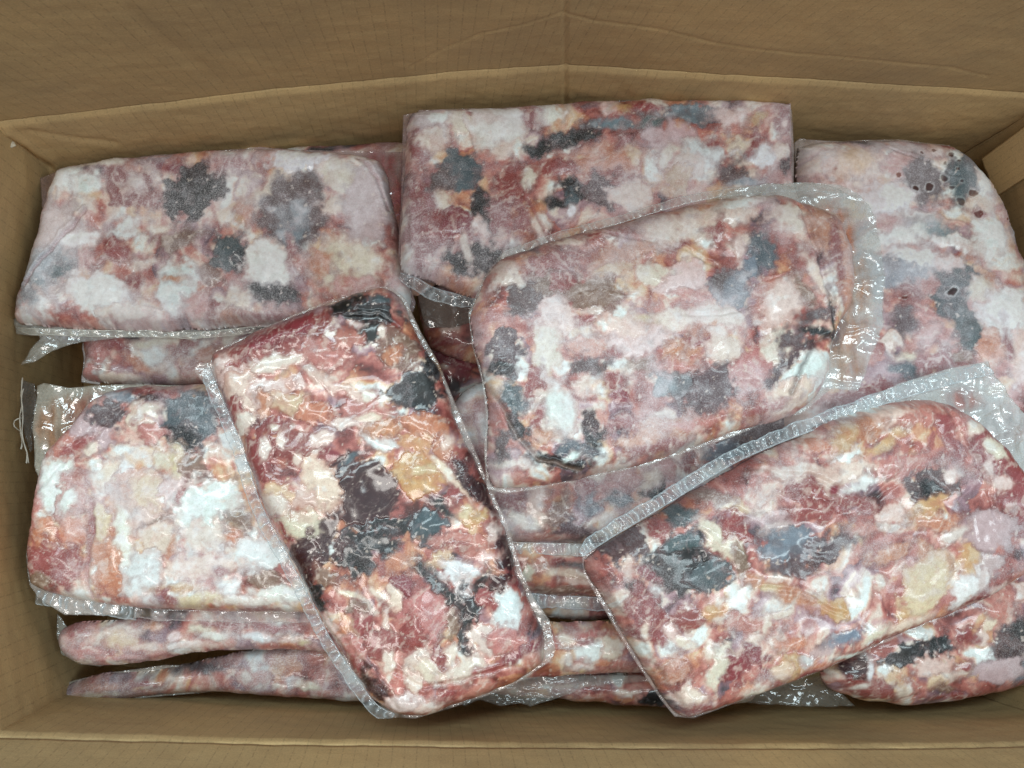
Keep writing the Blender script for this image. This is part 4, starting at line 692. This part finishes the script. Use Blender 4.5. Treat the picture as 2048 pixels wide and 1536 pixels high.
# ---- D
PK.append(dict(seed=340, bias=-.03, z=-.002, T=.019, Tl=.012, frost=.10, pal='prwpwrow', tone=1.0, R=.016, auto=6, cell=52, label='reddest pack, lying diagonally on top left of the middle, maroon and black patches',
 outline=[(424, 716), (450, 696), (540, 654), (640, 614), (740, 580), (782, 580), (806, 606), (830, 662), (872, 730), (896, 790), (914, 850), (944, 910), (972, 970), (1008, 1054), (1034, 1140), (1056, 1200), (1078, 1240), (1090, 1280), (1084, 1320), (1050, 1352), (980, 1382), (900, 1412), (850, 1428), (800, 1428), (764, 1410), (736, 1380), (700, 1330), (664, 1270), (636, 1220), (606, 1160), (580, 1110), (546, 1050), (520, 990), (496, 920), (470, 850), (440, 780)],
 b='''r 560 690 130 44 -24;R 590 670 70 30 -24;R 530 700 50 20 -20;w 448 738 26 22;w 480 760 40 22 -20;k 735 632 72 34 12;k 745 680 36 22;k 690 620 30 16;t 800 712 44 44;o 790 720 24 26;w 716 660 14 8;w 768 678 8 14;g 760 610 30 10;k 832 790 56 40 -10;k 865 740 20 34
 p 650 715 60 34;p 700 690 40 20;w 565 735 70 16 -14;w 640 760 30 16 20;w 600 775 24 14 40;w 500 790 46 46 -20;w 550 790 50 34;c 590 815 60 22 10;o 640 830 40 24;o 540 820 16 30;r 480 830 30 26;w 500 850 16 30 40;r 560 860 34 24;w 700 790 60 14 30;p 730 830 60 26;w 740 800 16 14;r 600 900 80 40 20;w 560 860 12 8;w 575 880 10 18;w 605 920 11 18
 w 650 880 30 16 -30;o 760 862 44 22;W 768 888 40 14 12;w 700 850 40 14;w 745 840 30 10;o 850 860 50 30 10;y 830 890 40 22;y 840 950 50 48;c 850 940 26 22;o 890 900 20 30;w 895 885 14 24;m 735 990 66 72 8;m 690 930 50 24 -30;R 665 905 26 12;g 707 918 34 8 -35;r 530 920 30 60;w 540 900 14 30
 w 650 970 36 60 -20;w 618 1000 34 24;c 565 995 36 34 20;w 590 1040 54 26 40;w 560 1010 30 20;r 584 1068 8 44 -25;w 620 1050 40 40;p 556 1060 18 30 -20;w 905 962 10 72 -42;m 930 960 18 40 -30;m 962 985 14 50 -30;r 900 990 16 20;k 780 1050 90 18 -4;k 880 1010 34 16 30
 g 855 1052 34 34 10;k 715 1098 42 50 20;k 760 1080 50 26;m 625 1106 60 42 -20;m 660 1060 20 50 20;m 610 1160 30 30;t 660 1150 24 30;k 636 1190 24 28;y 945 1036 26 22;c 930 1020 20 14;w 985 1062 20 30;p 925 1085 60 26 5;r 905 1095 30 12;m 1012 1110 26 48 -10;m 990 1160 20 30;c 880 1115 34 22;W 915 1138 50 26 10;W 925 1180 20 36;w 965 1110 30 16
 k 862 1150 15 56 -38;k 900 1200 20 40 -30;k 928 1240 22 76;k 958 1165 13 40 15;k 940 1200 20 22;r 820 1190 56 40;p 845 1225 50 70;R 800 1160 26 20;r 825 1260 30 40;w 708 1180 34 8 15;w 745 1205 9 34 -40;w 790 1185 14 30 -20;w 762 1180 24 8 30;w 776 1240 10 34 5;w 758 1256 6 14;t 720 1210 30 16;r 730 1240 26 30;r 770 1280 40 30
 w 660 1245 34 22 30;w 680 1275 24 20;p 710 1290 30 24;r 870 1300 24 24;w 835 1310 20 34 20;w 860 1330 36 22 30;w 780 1310 20 26;w 900 1290 14 30;W 1006 1210 34 50 5;r 970 1190 20 30;w 970 1270 34 40 -30;w 930 1330 60 26 -20;p 1010 1270 40 30;r 1000 1312 90 12 -26;R 1040 1290 40 14 -30;p 1060 1310 30 20
 m 742 1352 60 22 48;m 770 1384 24 16;r 700 1320 20 40 -35;w 810 1390 40 22 -10;w 860 1395 50 16 -18;r 900 1380 30 14;w 830 1350 20 22;p 950 1370 50 14 -20;p 800 1350 20 20;t 900 1240 16 30''',
 grooves=[([(700, 640), (760, 640), (830, 680), (880, 780)], .0008, 3), ([(1010, 1320), (930, 1345), (850, 1360), (790, 1330)], .001, 4), ([(620, 1160), (680, 1250), (740, 1330), (800, 1400)], .001, 5)],
 films=[dict(poly=[(384, 738), (396, 726), (420, 724), (424, 706), (440, 694), (540, 648), (640, 606), (740, 574), (784, 572), (812, 598), (840, 660), (878, 726), (904, 790), (930, 850), (978, 966), (1016, 1050), (1044, 1140), (1068, 1196), (1100, 1240), (1112, 1300), (1106, 1320), (1060, 1352), (1000, 1384), (900, 1418), (830, 1438), (780, 1436), (700, 1340), (560, 1080), (430, 800)], tint=(176, 148, 136), alpha=.50, amp=.0008, tints=[((176, 176, 170), 1090, 1290, 30, 60, 0, .45), ((150, 112, 70), 870, 735, 20, 60, 30, .6)])],
 seals=[dict(line=[(790, 1428), (750, 1404), (704, 1340), (664, 1280), (636, 1226), (604, 1164), (576, 1110), (544, 1052), (516, 990), (494, 920), (468, 850), (440, 784), (418, 730)], width=24, alpha=.42, pitch=16, amp=.0020, z=.000)]))
for sp in PK:
    root, o = add_pack(sp)
    if sp['seed'] == 140:
        # dark loose film corner and stitched threads hanging by the left wall
        add_film(root, 'film_corner', [(46, 760), (70, 768), (72, 800), (64, 860), (66, 900), (60, 905), (44, 850), (40, 800)], -.07, o, tint=(110, 104, 98), alpha=.6, amp=.0015, seed=9)
        for pts in ([(45, 756), (46, 776), (42, 800), (40, 828), (43, 846), (41, 870), (42, 898)], [(47, 778), (45, 810), (43, 836), (47, 870), (50, 900), (53, 926)], [(42, 836), (32, 842), (30, 854), (38, 862), (42, 868)], [(44, 868), (50, 884), (53, 905), (54, 925)]):
            L_ = smooth_poly(pts, closed=False); Z_ = -.055 + .002 * np.sin(np.arange(len(L_)) * .7); W_ = P(L_[:, 0], L_[:, 1], -.055); W_[:, 2] = Z_
            n = len(W_); th = np.arange(6) / 6 * 2 * np.pi; r = .0005 * (1 + .35 * np.sin(np.arange(n) * 1.9))
            V = W_[:, None, :] + r[:, None, None] * np.stack([np.cos(th), 0 * th, np.sin(th)], -1)[None] + r[:, None, None] * np.stack([0 * th, np.sin(th) * .6, 0 * th], -1)[None]
            I = np.arange(n * 6).reshape(n, 6); J = np.roll(I, -1, 1); F = np.stack([I[:-1].ravel(), J[:-1].ravel(), J[1:].ravel(), I[1:].ravel()], -1)
            mk('loose_thread', V.reshape(-1, 3), [F, I[:1][:, ::-1][:, :4], I[-1:][:, :4]], THREAD, root, loc=o)
